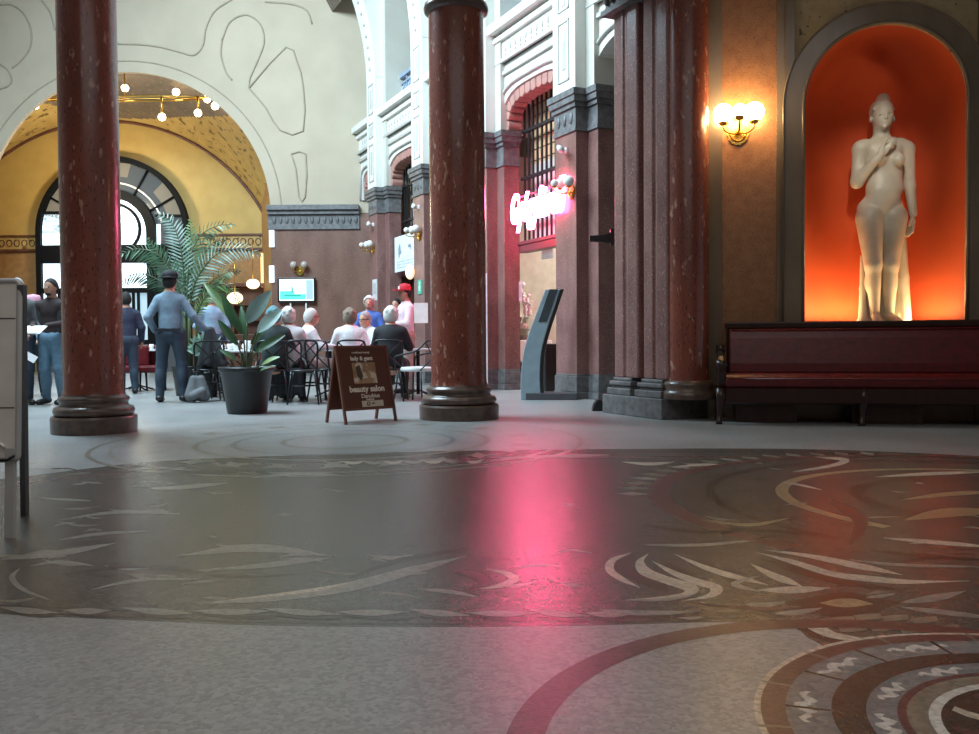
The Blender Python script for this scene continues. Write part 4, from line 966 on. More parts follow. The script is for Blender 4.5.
bt('a wellness beauty', .032, -.02, .755, .0005); bt('lady & gent', .062, -.02, .69); bt('beauty salon', .088, .0, .36, .003); bt('Danubius', .062, .03, .285, .001); bt('budapest', .028, .02, .25, .0005)
MB().box((-.15, -.012, .42), (.14, -.009, .645), 0, T=TF).build('photo_print', mat('photo_skin', (.42, .25, .13), .5, noise=(6, (.28, .15, .08), 1), speck=(7, (.62, .5, .38), .55)), g)
MB().extr([(-.11, .60), (-.06, .62), (-.03, .5), (-.06, .45), (-.1, .5)], -.014, -.0125, T=TF).build('photo_detail', mat('photo_dark', (.08, .05, .035), .5), g)
MB().box((-.09, -.012, .17), (.18, -.009, .235), 0, T=TF).build('label_strip', mat('label_cream', (.62, .52, .42), .6), g)
b = MB(); b.tube([TF @ Vector((-.01+.018*math.cos(t), -.013, .203+.018*math.sin(t))) for t in np.linspace(0, 6.28, 14)], .005, 5); b.box((.03, -.0125, .198), (.07, -.012, .21), T=TF); b.build('label_emblem', BLACK, g)
#@@@PART4
# ================================================================== STATUE
M = N @ Matrix.Translation(N.inverted() @ at(883, 319.5, (N @ Vector((xc, .42, 0))).y))
zst = M.translation.z; M = N @ Matrix.Translation(((N.inverted() @ M.translation).x, .40, zsill+.001)); zst = zsill
kS = at(880, 93, M.translation.y).z-zst; kS = kS/2.557
gst = root('statue', 'white marble statue of a standing woman in the red arched niche', 'statue', M @ Matrix.Rotation(math.radians(13), 4, 'Z') @ Matrix.Scale(kS, 4))
def zp(x, y, d=0): return ((x-160)/260.4, d, (703-y)/260.4)
s = SDF(.0105)
# head, neck
s.ell(zp(150, 101, -.03), (.108, .125, .145), 'b', .03); s.ell(zp(147, 122, -.075), (.078, .085, .10), 'b', .05)
s.cap(zp(149, 118, 0), zp(153, 168, .03), .082, .09, 'b', .05)
# chest and belly
s.cap(zp(108, 190, .03), zp(205, 186, .03), .085, .085, 'b', .06); s.ell(zp(156, 215, .0), (.20, .135, .17), 'b', .08); s.ell(zp(160, 265, .0), (.192, .12, .17), 'b', .09)
s.ell(zp(158, 310, -.01), (.205, .13, .14), 'b', .08); s.ell(zp(150, 335, -.055), (.15, .085, .12), 'b', .08); s.ell(zp(151, 368, .03), (.255, .145, .15), 'b', .09)
s.ell(zp(134, 232, -.125), (.064, .062, .068), 'b', .035); s.ell(zp(184, 235, -.125), (.072, .066, .074), 'b', .035); s.ell(zp(184, 238, -.185), (.012, .012, .012), 'b', .01); s.ell(zp(130, 237, -.185), (.012, .012, .012), 'b', .01)
# legs
s.cap(zp(116, 395, -.01), zp(122, 530, -.05), .150, .094, 'b', .015); s.cap(zp(122, 530, -.05), zp(136, 668, .02), .09, .05, 'b', .03)
s.ell(zp(126, 580, .01), (.078, .09, .14), 'b', .03); s.ell(zp(125, 525, -.085), (.062, .05, .075), 'b', .03)
s.cap(zp(186, 395, -.0), zp(175, 532, -.02), .150, .094, 'b', .015); s.cap(zp(175, 532, -.02), zp(180, 668, .03), .09, .05, 'b', .03)
s.ell(zp(180, 582, .03), (.078, .09, .14), 'b', .03); s.ell(zp(170, 528, -.06), (.062, .05, .075), 'b', .03)
# feet
s.cap(zp(139, 680, .03), zp(124, 690, -.15), .055, .042, 'b', .03, ((0, 0, 1), .8)); s.cap(zp(178, 680, .03), zp(180, 690, -.15), .055, .042, 'b', .03, ((0, 0, 1), .8))
for i in range(5):
    s.cap(zp(115+i*4.6, 694, -.16), zp(113+i*4.6, 697, -.205), .018, .015, 'b', .01); s.cap(zp(171+i*4.8, 694, -.16), zp(171+i*4.8, 697, -.205), .018, .015, 'b', .01)
# her right arm, bent to the chest
s.ell(zp(93, 196, .02), (.085, .09, .09), 'b', .05); s.cap(zp(90, 200, .02), zp(80, 292, .0), .082, .066, 'b', .04); s.cap(zp(80, 292, .0), zp(112, 240, -.17), .066, .044, 'b', .04)
s.cap(zp(112, 240, -.17), zp(124, 226, -.20), .04, .036, 'b', .03)
s.ell(zp(132, 214, -.195), (.052, .026, .05), 'b', .025, 0, 0)
for i, (x, y, l) in enumerate(((166, 176, 0), (171, 184, 0), (170, 193, 0), (164, 203, 0))):
    m_ = ((x+140)/2-1, (y+210)/2-3); s.cap(zp(139, 207+i*4, -.200), zp(m_[0], m_[1], -.215), .0165, .0155, 'b', .008); s.cap(zp(m_[0], m_[1], -.215), zp(x, y, -.185), .0155, .012, 'b', .006)
s.cap(zp(128, 208, -.20), zp(136, 190, -.205), .019, .016, 'b', .012); s.cap(zp(136, 190, -.205), zp(145, 178, -.19), .016, .012, 'b', .006)
# her left arm hanging
s.ell(zp(224, 196, .03), (.085, .09, .09), 'b', .05); s.cap(zp(228, 200, .03), zp(238, 300, .05), .082, .062, 'b', .04); s.cap(zp(238, 300, .05), zp(243, 385, -.0), .062, .042, 'b', .03)
s.ell(zp(238, 408, -.02), (.034, .045, .06), 'b', .02)
for i in range(4):
    s.cap(zp(238-i*2, 420, -.055+.026*i), zp(233-i*2, 438, -.07+.03*i), .0165, .015, 'b', .008); s.cap(zp(233-i*2, 438, -.07+.03*i), zp(222-i*1, 450-i*1.5, -.055+.03*i), .015, .012, 'b', .006)
s.cap(zp(232, 402, -.05), zp(222, 420, -.085), .018, .014, 'b', .01)
# face
s.ell(zp(144, 112, -.16), (.014, .026, .034), 'b', .014); s.ell(zp(144, 119, -.172), (.018, .016, .012), 'b', .010)
s.ell(zp(129, 107, -.142), (.022, .016, .013), 'b', .02, 0, 0, True); s.ell(zp(158, 107, -.140), (.022, .016, .013), 'b', .02, 0, 0, True)
s.ell(zp(129, 108, -.138), (.015, .012, .010), 'b', .004); s.ell(zp(158, 108, -.136), (.015, .012, .010), 'b', .004)
s.ell(zp(144, 127, -.150), (.030, .016, .008), 'b', .008); s.ell(zp(144, 131, -.147), (.024, .016, .009), 'b', .008); s.ell(zp(144, 141, -.135), (.026, .024, .02), 'b', .02)
s.ell(zp(117, 113, -.01), (.014, .03, .036), 'b', .01); s.ell(zp(183, 113, -.01), (.014, .03, .036), 'b', .01)
me = s.mesh('body'); me.materials.append(MARB); link('body', me, gst)
# hair with top knot and waves
s = SDF(.0105); s.ell(zp(150, 84, .005), (.118, .138, .112), 'h', .02); s.ell(zp(151, 98, .05), (.112, .10, .125), 'h', .03); s.ell(zp(156, 55, .015), (.072, .078, .068), 'h', .03); s.ell(zp(158, 124, .09), (.07, .06, .06), 'h', .03)
for i in range(5):
    t = -1+.5*i; s.cap(zp(150+t*8, 68, -.04), zp(149+t*27, 88, -.108+.05*abs(t)), .024, .02, 'h', .012)
s.ell(zp(145, 124, -.13), (.088, .09, .105), 'h', .02, 0, 0, True)
me = s.mesh('hair'); me.materials.append(MARB); link('hair', me, gst)
# drapery falling behind the legs
s = SDF(.0105)
for i, (xt, yt, xb, r0, r1, d0, d1) in enumerate(((212, 425, 233, .03, .055, .02, .06), (205, 450, 222, .03, .055, .06, .02), (214, 430, 240, .035, .05, .09, .12), (200, 470, 210, .03, .05, .10, .08), (190, 480, 196, .03, .045, .13, .12),
        (104, 505, 105, .02, .045, .08, .06), (110, 520, 112, .02, .05, .12, .10), (128, 520, 128, .03, .05, .15, .14), (150, 520, 150, .03, .05, .15, .15), (170, 500, 172, .03, .05, .15, .16), (225, 445, 245-6, .02, .045, .06, .09))):
    s.cap(zp(xt, yt, d0), zp((xt+xb)/2+2, (yt+690)/2, (d0+d1)/2+.01), r0, (r0+r1)/2, 'd', .022); s.cap(zp((xt+xb)/2+2, (yt+690)/2, (d0+d1)/2+.01), zp(xb, 692, d1), (r0+r1)/2, r1, 'd', .022)
s.cap(zp(105, 694, .09), zp(235, 694, .09), .05, .05, 'd', .03); 
me = s.mesh('drapery'); me.materials.append(MARB); link('drapery', me, gst)
MB().box((-.27, -.24, .0), (.32, .2, .018)).build('plinth_slab', MARB, gst)

# ================================================================== PEOPLE
STAND = dict(pel=(0,0,.95), wai=(0,0,1.10), che=(0,.0,1.30), nek=(0,-.01,1.475), hed=(0,.02,1.635), shL=(-.17,0,1.385), shR=(.17,0,1.385), elL=(-.25,-.02,1.15), elR=(.25,-.02,1.15), wrL=(-.26,.06,.90), wrR=(.26,.06,.90),
  hiL=(-.09,0,.93), hiR=(.09,0,.93), knL=(-.11,.02,.50), knR=(.11,.02,.50), anL=(-.12,-.02,.09), anR=(.12,-.02,.09), toL=(-.14,.13,.035), toR=(.14,.13,.035))
SIT = dict(pel=(0,0,.54), wai=(0,-.03,.69), che=(0,-.02,.90), nek=(0,.0,1.07), hed=(0,.05,1.215), shL=(-.17,0,.985), shR=(.17,0,.985), elL=(-.25,.10,.78), elR=(.25,.10,.78), wrL=(-.14,.33,.78), wrR=(.14,.33,.78),
  hiL=(-.09,.03,.53), hiR=(.09,.03,.53), knL=(-.12,.42,.52), knR=(.12,.42,.52), anL=(-.12,.42,.09), anR=(.12,.42,.09), toL=(-.13,.57,.035), toR=(.13,.57,.035))
def cm(n, c, r=.8): return mat(n, c, r, noise=(18, tuple(x*.8 for x in c), 1), bump=(40, .15))
SKIN = mat('skin', (.52, .28, .19), .55); SKIND = mat('skin_tanned', (.36, .19, .12), .55); EYE = mat('eye_dark', (.03, .02, .02), .2)
def person(label, px, Yd, face, base, over, shirt, pants, hair, hairc, shoes='black_shoes', bare=False, long_sleeve=True, scale=1.0, width=1.0, skin=None, clothes=True, group=None, skirt=False, drop=0):
    X = (px-489.5)/F*Yd; J = dict(base); J.update(over); J = {k: np.array(v, float) for k, v in J.items()}
    R = root('person', label, 'person', Matrix.Translation((X, Yd, 0)) @ Matrix.Rotation(math.radians(face), 4, 'Z') @ Matrix.Scale(scale, 4))
    w = width; s = SDF(.0135); hd = J['hed']
    s.ell(hd+(0, 0, .015), (.076, .096, .112), 'head', .02); s.ell(hd+(0, .035, -.05), (.056, .06, .065), 'head', .035); s.ell(hd+(0, .105, -.01), (.013, .018, .024), 'head', .012)
    for q in (-1, 1): s.ell(hd+(q*.078, -.005, -.005), (.012, .02, .03), 'head', .01)
    s.ell(hd+(0, .092, -.058), (.024, .014, .010), 'head', .008)
    s.cap(hd+(0, -.02, -.06), J['nek'], .056, .062, 'neck', .03)
    s.cap(J['shL']+(.05, 0, .0), J['shR']-(.05, 0, .0), .055*w, .055*w, 'torso', .06); s.cap(J['nek']-(0, 0, .02), J['shL']+(.03, 0, .02), .05, .045, 'torso', .05); s.cap(J['nek']-(0, 0, .02), J['shR']-(.03, 0, -.02), .05, .045, 'torso', .05); s.cap(J['che'], J['wai'], .155*w, .135*w, 'torso', .07, ((0, 1, 0), .68)); s.cap(J['wai'], J['pel'], .135*w, .155*w, 'torso', .07, ((0, 1, 0), .75))
    s.cap(J['che']+(0, 0, .0), J['nek'], .12*w, .06, 'torso', .06, ((0, 1, 0), .7))
    for q in 'LR':
        s.cap(J['sh'+q], J['el'+q], .058*w, .045*w, 'uarm', .04); s.cap(J['el'+q], J['wr'+q], .045*w, .029, 'farm', .03)
        d = J['wr'+q]-J['el'+q]; d /= np.linalg.norm(d); sd = np.cross(d, (0, 0, 1)) if abs(d[2]) < .8 else np.array((0, 1., 0)); sd /= np.linalg.norm(sd)
        pc = J['wr'+q]+d*.05; s.cap(J['wr'+q], pc, .028, .030, 'hand', .02, (np.cross(d, sd), .6))
        curl = np.cross(d, sd)*(.3 if q == 'L' else -.3)
        for i in range(4):
            a = pc+sd*(.024-.016*i)+d*.02; m = a+d*.035+curl*.02; e = m+d*(.025-.004*abs(i-1))+curl*.09
            s.cap(a, m, .0095, .009, 'hand', .006); s.cap(m, e, .009, .008, 'hand', .006)
        s.cap(J['wr'+q]+d*.02+sd*.022, J['wr'+q]+d*.055+sd*.052, .0115, .010, 'hand', .01); s.cap(J['wr'+q]+d*.055+sd*.052, J['wr'+q]+d*.085+sd*.05, .010, .009, 'hand', .006)
        s.cap(J['pel']*.4+J['hi'+q]*.6, J['hi'+q], .12*w, .098*w, 'hip', .05); s.cap(J['hi'+q], J['kn'+q], .094*w, .062*w, 'leg', .04); s.cap(J['kn'+q], J['an'+q], .060, .040, 'leg', .03)
        s.ell(J['kn'+q]*.6+J['an'+q]*.4-(0, .018, 0), (.052, .056, .12), 'leg', .03)
        s.cap(J['an'+q]-(0, .03, .035), J['to'+q], .040, .034, 'foot', .03, ((0, 0, 1), .85))
    sk = skin or SKIN
    me = s.mesh('body'); me.materials.append(sk); link('body', me, R)
    def piece(nm, labs, inf, m, clip=None):
        me = s.mesh(nm, labs, inf, clip); me.materials.append(m); return link(nm, me, R)
    if clothes:
        labs = ['torso', 'uarm']+(['farm'] if long_sleeve else [])
        piece('shirt' , labs, .014, shirt, [((0, 0, J['nek'][2]+.03), (0, 0, 1)), ((0, 0, J['pel'][2]-(.06 if base is STAND else .04)), (0, 0, -1))])
        tr = piece('trousers', ['hip', 'leg'], .016, pants, None)
        piece('shoes', ['foot'], .012, mat(shoes, {'black_shoes': (.015, .014, .014), 'white_shoes': (.6, .6, .6)}.get(shoes, (.05, .04, .03)), .5))
    h = SDF(.011); hm = hairc
    if hair in ('short', 'bald', 'full', 'bun', 'cap', 'beanie'):
        r = {'short': .012, 'bald': .004, 'full': .028, 'bun': .020, 'cap': .006, 'beanie': .01}[hair]
        h.ell(hd+(0, -.012, .022), (.076+r, .096+r, .112+r), 'h', .02); h.ell(hd+(0, -.045, -.01), (.072+r, .06+r, .08+r), 'h', .03)
        if hair == 'bun': h.ell(hd+(0, -.11, .07), (.04, .04, .04), 'h', .02)
        if hair == 'full':
            for i in range(12): a = i*2.4; h.ell(hd+(.08*math.cos(a), -.03+.085*math.sin(a), .03+.006*i), (.03, .03, .03), 'h', .02)
        me = h.mesh('hair', clip=[(tuple(hd+(0, .05, .055)), (0, .9, -.75)), (tuple(hd+(0, 0, -.085)), (0, 0, -1))]); me.materials.append(hm); link('hair', me, R)
    b = MB()
    for q in (-1, 1): b.ball(hd+(q*.031, .090, .012), .0085, 8)
    b.build('eyes', EYE, R)
    return R, J, s
H_W = cm('white_hair', (.62, .60, .57)); H_B = cm('black_hair', (.015, .013, .012)); H_G = cm('grey_brown_hair', (.22, .16, .12)); H_GR = cm('grey_hair', (.32, .31, .30))
C_DEN = cm('denim_shirt', (.19, .27, .35)); C_JEAN = cm('dark_jeans', (.035, .055, .085)); C_JNB = cm('blue_jeans', (.13, .24, .34)); C_WH = cm('white_shirt', (.78, .78, .80)); C_CR = cm('cream_trousers', (.62, .58, .55)); C_BLK = cm('black_cloth', (.014, .014, .017)); C_DK = cm('dark_jacket', (.035, .038, .042))
C_BL = cm('royal_blue_jacket', (.06, .16, .48)); C_PK = cm('pale_pink_shirt', (.72, .55, .60)); C_GY = cm('grey_coat', (.10, .10, .105)); C_KH = cm('khaki_trousers', (.36, .28, .24)); C_LB = cm('light_blue_shirt', (.28, .40, .52)); C_OL = cm('dark_green_coat', (.03, .05, .05)); C_BR = cm('dark_brown_sweater', (.025, .012, .012)); C_TEAL = cm('teal_hat', (.10, .22, .24))
# man from behind, denim shirt, left hand at the hip, jacket in the right
R, J, s = person('man seen from behind in blue-grey shirt, dark jeans and black cap beside the palm', 171, 13.0, 6, STAND, dict(shL=(-.155,0,1.385), shR=(.155,0,1.385), elL=(-.27,-.09,1.15), wrL=(-.22,.05,.98), elR=(.30,.0,1.17), wrR=(.45,.10,.98), hiL=(-.09,0,.93), anL=(-.15,-.02,.09), anR=(.16,-.02,.09), toL=(-.17,.13,.035), toR=(.19,.12,.035), knL=(-.13,.02,.5), knR=(.14,.02,.5)), C_DEN, C_JEAN, 'short', H_B, scale=1.06, width=.9)
MB().tube([(-.15, .0, .985), (.15, .0, .985)], .01, 6).box((-.165, -.125, .965), (.165, -.11, 1.0)).build('belt', C_BLK, R)
b = MB().lathe([(.105, 0), (.11, .04), (.09, .09), (0, .115)], 20); b.lathe([(.10, .0), (.15, -.004), (.15, .004), (.10, .012)], 20); b.build('cap', C_BLK, R, M=Matrix.Translation(J['hed']+(0, 0, .055)))
g = root('held_jacket', 'dark jacket hanging from the right hand of the man in the blue-grey shirt', 'jacket', R.matrix_world.copy()); h = SDF(.014)
for i in range(6): h.cap((.48+.01*i, .08+.02*(i % 2), .98), (.36+.065*i, .10+.05*math.sin(i*2.1), .42+.05*(i % 3)), .035, .06, 'd', .03)
me = h.mesh('cloth'); me.materials.append(C_DK); link('cloth', me, g)
# man facing the camera with papers
R, J, s = person('bearded man facing the camera in dark jacket and blue jeans, holding white papers', 53, 12.7, 172, STAND, dict(elL=(-.27,.02,1.14), wrL=(-.10,.26,1.10), elR=(.27,.02,1.14), wrR=(.10,.28,1.10)), C_BR, C_JNB, 'short', H_B, skin=SKIND)
me = s.mesh('open_jacket', ['torso', 'uarm', 'farm'], .032, [((0, 0, 1.44), (0, 0, 1)), ((0, 0, .93), (0, 0, -1)), ((0, .075, 1.2), (0, 1, 0))]); me.materials.append(C_DK); link('open_jacket', me, R)
h = SDF(.009).ell(J['hed']+(0, .045, -.08), (.047, .05, .032), 'h').ell(J['hed']+(0, .10, -.05), (.04, .04, .016), 'h', .01, 0, 0, True); me = h.mesh('beard', clip=[(tuple(J['hed']+(0, 0, -.045)), (0, -.2, 1)), (tuple(J['hed']+(0, .03, 0)), (0, -1, 0))]); me.materials.append(H_B); link('beard', me, R)
tag(MB().box((-.17, 0, -.012), (.15, .2, .0)).box((-.12, .01, .0), (.13, .19, .01)).build('paper_sheets', mat('paper', (.8, .8, .8), .7), M=R.matrix_world @ Matrix.Translation((0, .36, 1.10)) @ Matrix.Rotation(-.55, 4, 'X')), 'white papers held by the bearded man near the left edge', 'papers')
# person with the pink hat, and the one behind the board
R, J, s = person('person in a pink hat and pale blue top, partly behind the grey coat', 35, 14.6, 200, STAND, dict(elL=(-.25,.04,1.12), wrL=(-.12,.26,1.0)), C_LB, C_BLK, 'short', H_GR, scale=.93)
MB().lathe([(.12, 0), (.118, .05), (.10, .10), (0, .12)], 20).build('pink_hat', cm('pink_hat_cloth', (.65, .33, .42)), R, M=Matrix.Translation(J['hed']+(0, 0, .03)))
R, J, s = person('person in a grey coat and jeans, mostly hidden behind the white display board', 19, 12.6, 215, STAND, dict(elL=(-.26,.04,1.12), wrL=(-.10,.28,.98), elR=(.26,.04,1.12), wrR=(.12,.28,.98)), C_GY, C_JEAN, 'short', H_GR, scale=1.0, width=1.15)
tag(MB().box((-.09, -.003, -.05), (.09, .003, .05)).build('leaflet', MATS['paper'], M=Matrix.Translation(at(30, 357, 12.2)) @ Matrix.Rotation(.5, 4, 'Y') @ Matrix.Rotation(-.4, 4, 'X')), 'white leaflet held out beside the grey coat at the left edge', 'leaflet')
person('person in dark blue clothes half hidden by the left marble column', 127, 15.2, 30, STAND, {}, cm('navy_jacket', (.03, .04, .08)), C_JEAN, 'short', H_B, scale=.97)
person('white-haired person in a light blue shirt behind the palm leaves', 213, 16.0, 20, STAND, dict(elL=(-.27,.05,1.14), wrL=(-.12,.28,1.05)), C_LB, C_JEAN, 'short', H_W)
person('seated person in a dark green coat behind the large bluish leaves', 274, 12.75, 8, SIT, {}, C_OL, C_BLK, 'full', C_TEAL)
def seatp(label, px, Y, face, over, *a, **k): return person(label, px, Y, face, SIT, over, *a, **k)
R, J, s = seatp('white-haired woman in white blouse seated back to camera, left of a man in profile', 288.5, 12.95, 4, {}, C_WH, C_BLK, 'full', H_W)
h = SDF(.014); [h.cap((-.19+.063*i, -.20, .46), (-.22+.073*i, -.20, .10+.04*(i % 2)), .035, .045, 'd', .02) for i in range(7)]
me = h.mesh('draped_coat'); me.materials.append(C_BLK); link('draped_coat', me, R)
R, J, s = seatp('white-haired man in a white shirt and cream trousers seated in profile facing right', 309, 13.35, -62, {}, C_WH, C_CR, 'short', H_W)
MB().tube([(-.05, .095, 0), (-.02, .108, 0), (.02, .108, 0), (.05, .095, 0), (.085, .0, .0)], .004, 5).build('glasses', BLKM, R, M=Matrix.Translation(J['hed']+(0, 0, .01)))
seatp('brown-haired person in a white shirt seated facing away, behind the beauty salon board', 350.5, 13.6, 12, {}, C_WH, C_KH, 'full', H_G, width=1.05)
R, J, s = seatp('man with glasses in a white shirt seated facing the camera across the table', 367.5, 14.5, 150, dict(hed=(0,.06,1.20)), C_WH, C_KH, 'short', H_GR, width=1.1)
MB().tube([(-.085, .0, 0), (-.05, .095, 0), (-.02, .108, 0), (.02, .108, 0), (.05, .095, 0), (.085, .0, .0)], .005, 5).build('glasses', BLKM, R, M=Matrix.Translation(J['hed']+(0, 0, .01)))
person('grey-haired person standing in a royal blue jacket behind the seated group', 370, 15.8, 178, STAND, dict(elL=(-.27,.04,1.14), wrL=(-.12,.26,1.12), elR=(.27,.04,1.14), wrR=(.12,.26,1.12)), C_BL, C_JEAN, 'full', H_W, scale=.93, width=1.1)
seatp('white-haired person in a black jacket seated back to the camera', 391, 12.95, -4, {}, C_BLK, C_BLK, 'full', H_W, width=1.12)
R, J, s = person('man in red cap, pink shirt and khaki trousers standing left of the middle column', 406.5, 14.7, 118, STAND, dict(elL=(-.24,.08,1.14), wrL=(-.12,.32,1.12), elR=(.25,.06,1.14), wrR=(.12,.3,1.08)), C_PK, C_KH, 'short', H_B, skin=SKIND, scale=1.0)
b = MB().lathe([(.100, 0), (.105, .05), (.085, .10), (0, .125)], 20); b.box((-.07, .06, .0), (.07, .19, .014)); b.box((-.03, .09, .02), (.03, .104, .07), 1); b.build('red_cap', [cm('red_cap_cloth', (.55, .02, .04)), OPAL], R, M=Matrix.Translation(J['hed']+(0, 0, .045)))
tag(MB().box((-.11, -.008, -.16), (.11, .008, .16)).build('menu_board', OPAL, M=Matrix.Translation(at(421, 313, 14.3))), 'white menu card held up beside the man in the red cap', 'menu')
R, J, s = person('dark figure in a grey jacket standing just left of the man in the red cap', 397, 17.4, 160, STAND, {}, C_GY, C_BLK, 'short', H_B, scale=.95)

# ================================================================== FURNITURE
def chair_proto(name, label, group, seatm=None, M=None):
    g = root(name, label, 'chair', M, group)
    MB().lathe([(0, .44), (.205, .44), (.215, .455), (.205, .47), (0, .475)], 28, T=Matrix.Scale(1.02, 4, (0, 1, 0))).build('seat', seatm or BLACK, g)
    MB().tube(crv([(-.19, -.17, .45), (-.20, -.21, .62), (-.205, -.235, .80), (-.16, -.25, .865), (0, -.265, .875), (.16, -.25, .865), (.205, -.235, .80), (.20, -.21, .62), (.19, -.17, .45)], 5), .014, 8).build('back_frame', BLACK, g)
    MB().tube(crv([(-.185, -.19, .49), (-.09, -.225, .58), (0, -.245, .665), (.10, -.25, .76), (.185, -.245, .84)], 5), .011, 7).build('cross_brace', BLACK, g)
    MB().tube(crv([(.185, -.19, .49), (.09, -.215, .58), (0, -.232, .665), (-.10, -.24, .76), (-.185, -.24, .84)], 5), .011, 7).build('cross_brace', BLACK, g)
    for x, y in ((-1, -1), (1, -1), (-1, 1), (1, 1)): MB().tube([(x*.155, y*.15, .45), (x*.185, y*.17-.0, .22), (x*.21, y*.20, .012), (x*.21, y*.20, 0)], [.016, .014, .012, .014], 8).build('leg', BLACK, g)
    MB().tube([(.165*math.cos(a), .155*math.sin(a), .25) for a in np.linspace(0, 2*math.pi, 25)], .008, 6, cap=False).build('stretcher', BLACK, g)
    return g
CH = [  # px, Y, facing degrees, label
 (304, 12.45, 6, 'black cross-back chair left of the beauty salon board, its cross fully visible'),
 (289, 12.98, 4, 'black chair under the white-haired woman with the draped coat'),
 (309, 13.37, -62, 'black chair under the man in cream trousers'),
 (327, 13.0, -30, 'black cross-back chair just behind the left side of the beauty salon board'),
 (274, 12.78, 8, 'black chair under the person in the dark green coat'),
 (350.5, 13.62, 12, 'black chair under the brown-haired person behind the board'),
 (367.5, 14.5, 150, 'black chair under the man facing the camera across the table'),
 (391, 12.97, -4, 'black chair under the person in the black jacket'),
 (207, 13.2, 25, 'black chair left of the large plant pot, behind the backpack'),
 (222, 14.0, -150, 'black chair at the far side of the table behind the plant pot'),
 (238, 14.6, 10, 'black chair behind the plant pot on its left'),
 (262, 14.4, -40, 'black chair behind the plant pot on its right'),
 (333, 15.5, 170, 'black chair at the far side of the table behind the board'),
]
ch0 = None
for i, (px, Y, fa, lab) in enumerate(CH):
    o = chair_proto('bistro_chair', lab, 'black bistro chairs of the cafe') if i == 0 else copy_tree(ch0)
    if i == 0: ch0 = o
    o['label'] = lab; o.matrix_world = TR((px-489.5)/F*Y, Y, 0, math.radians(fa))
CUSH = mat('white_cushion', (.72, .72, .70), .6)
g = root('armchair', 'black metal armchair with a white seat cushion beside the middle column', 'chair', TR((417-489.5)/F*12.75, 12.75, 0, math.radians(62)))
MB().lathe([(0, .43), (.23, .43), (.24, .455), (.22, .49), (0, .50)], 26).build('seat_cushion', CUSH, g)
MB().tube(crv([(-.25, .20, .45), (-.27, .2, .62), (-.28, .10, .66), (-.27, -.16, .72), (-.14, -.27, .86), (.14, -.27, .86), (.27, -.16, .72), (.28, .10, .66), (.27, .2, .62), (.25, .20, .45)], 5), .013, 8).build('arm_and_back_rail', BLKM, g)
for q in (-1, 1): MB().tube(crv([(q*.2, -.18, .45), (0, -.26, .62), (-q*.16, -.26, .82)], 5), .009, 6).build('cross_brace', BLKM, g)
for x, y in ((-1, -1), (1, -1), (-1, 1), (1, 1)): MB().tube([(x*.2, y*.19, .45), (x*.22, y*.21, .2), (x*.25, y*.24, 0)], .012, 8).build('leg', BLKM, g)
WT = mat('white_table_top', (.82, .83, .84), .35)
def table(label, px, Y, w, d, m, h=.74, grp='cafe tables'):
    g = root('cafe_table', label, 'table', TR((px-489.5)/F*Y, Y, 0, math.radians(5)), grp)
    MB().box((-w/2, -d/2, h-.03), (w/2, d/2, h)).build('table_top', m, g, bevel=.006)
    MB().tube([(0, 0, .03), (0, 0, h-.03)], .028, 12).build('pedestal', BLKM, g)
    b = MB()
    for a in range(4): b.tube([(0, 0, .10), (.16*math.cos(a*1.57+.78), .16*math.sin(a*1.57+.78), .05), (.30*math.cos(a*1.57+.78), .30*math.sin(a*1.57+.78), .012)], .014, 7)
    b.build('foot', BLKM, g); return g
T_ = [('white-topped cafe table carrying cups, behind the plant pot', 250, 13.5, 1.15, .7, WT), ('dark cafe table left of the plant pot beside the backpack', 214, 14.9, .9, .7, DWOOD), ('white-topped cafe table where the white-haired group sits', 330, 14.2, 1.0, .7, WT),
      ('white-topped cafe table between the man facing the camera and the black jacket', 380, 13.75, .8, .6, WT), ('small white-topped table beside the right side of the left column', 137, 16.4, .8, .6, WT), ('white table just left of the middle column behind the armchair', 418, 14.0, .8, .6, mat('pinkish_table_top', (.62, .48, .47), .4))]
cups = ['left', 'middle', 'right']
CU = None; 
for ti, (lab, px, Y, w_, d_2, m) in enumerate(T_):
    t = table(lab, px, Y, w_, d_2, m)
    n = {0: 6, 1: 4, 2: 4, 3: 3, 4: 2, 5: 0}[ti]
    for i in range(n):
        if CU is None:
            CU = root('cup', '', 'cup'); c0_ = MB().lathe([(0, 0), (.026, 0), (.038, .03), (.043, .085), (.039, .085), (.034, .03), (0, .012)], 16).build('bowl', OPAL, CU); MB().tube(crv([(.04, 0, .07), (.065, 0, .06), (.06, 0, .03), (.036, 0, .022)], 4), .005, 6).build('handle', OPAL, CU); MB().lathe([(0, -.008), (.05, -.008), (.075, .004), (.07, .006), (.05, -.003), (0, -.003)], 20).build('saucer', OPAL, CU); o = CU
        else: o = copy_tree(CU)
        o['label'] = 'white cup and saucer on the '+lab.replace(' carrying cups', ''); o['label'] = ' '.join(o['label'].split()[:16]); o['group'] = 'cups on the '+['table behind the plant pot', 'dark table', "white-haired group's table", "table beside the black jacket", 'table by the left column', 'pinkish table'][ti]
        o['label'] = 'white cup standing on the '+['white table behind the plant pot', 'dark table left of the plant pot', 'white table of the white-haired group', 'white table beside the black jacket', 'small table by the left column', ''][ti]
        o.matrix_world = t.matrix_world @ TR(-w_*.38+w_*.76*i/max(1, n-1), (-.15 if i % 2 else .12), .749, i*1.3)
for i in range(3):
    o = tag(MB().lathe([(0, 0), (.035, 0), (.05, .14), (.045, .14), (.032, .01)], 14).build('napkin_holder', OPAL, M=TR((236+10*i-489.5)/F*13.3, 13.3+.1*i, .741)), 'white napkin tumbler on the table behind the plant pot, '+['left of three', 'middle of three', 'right of three'][i], 'tumbler', 'napkin tumblers')
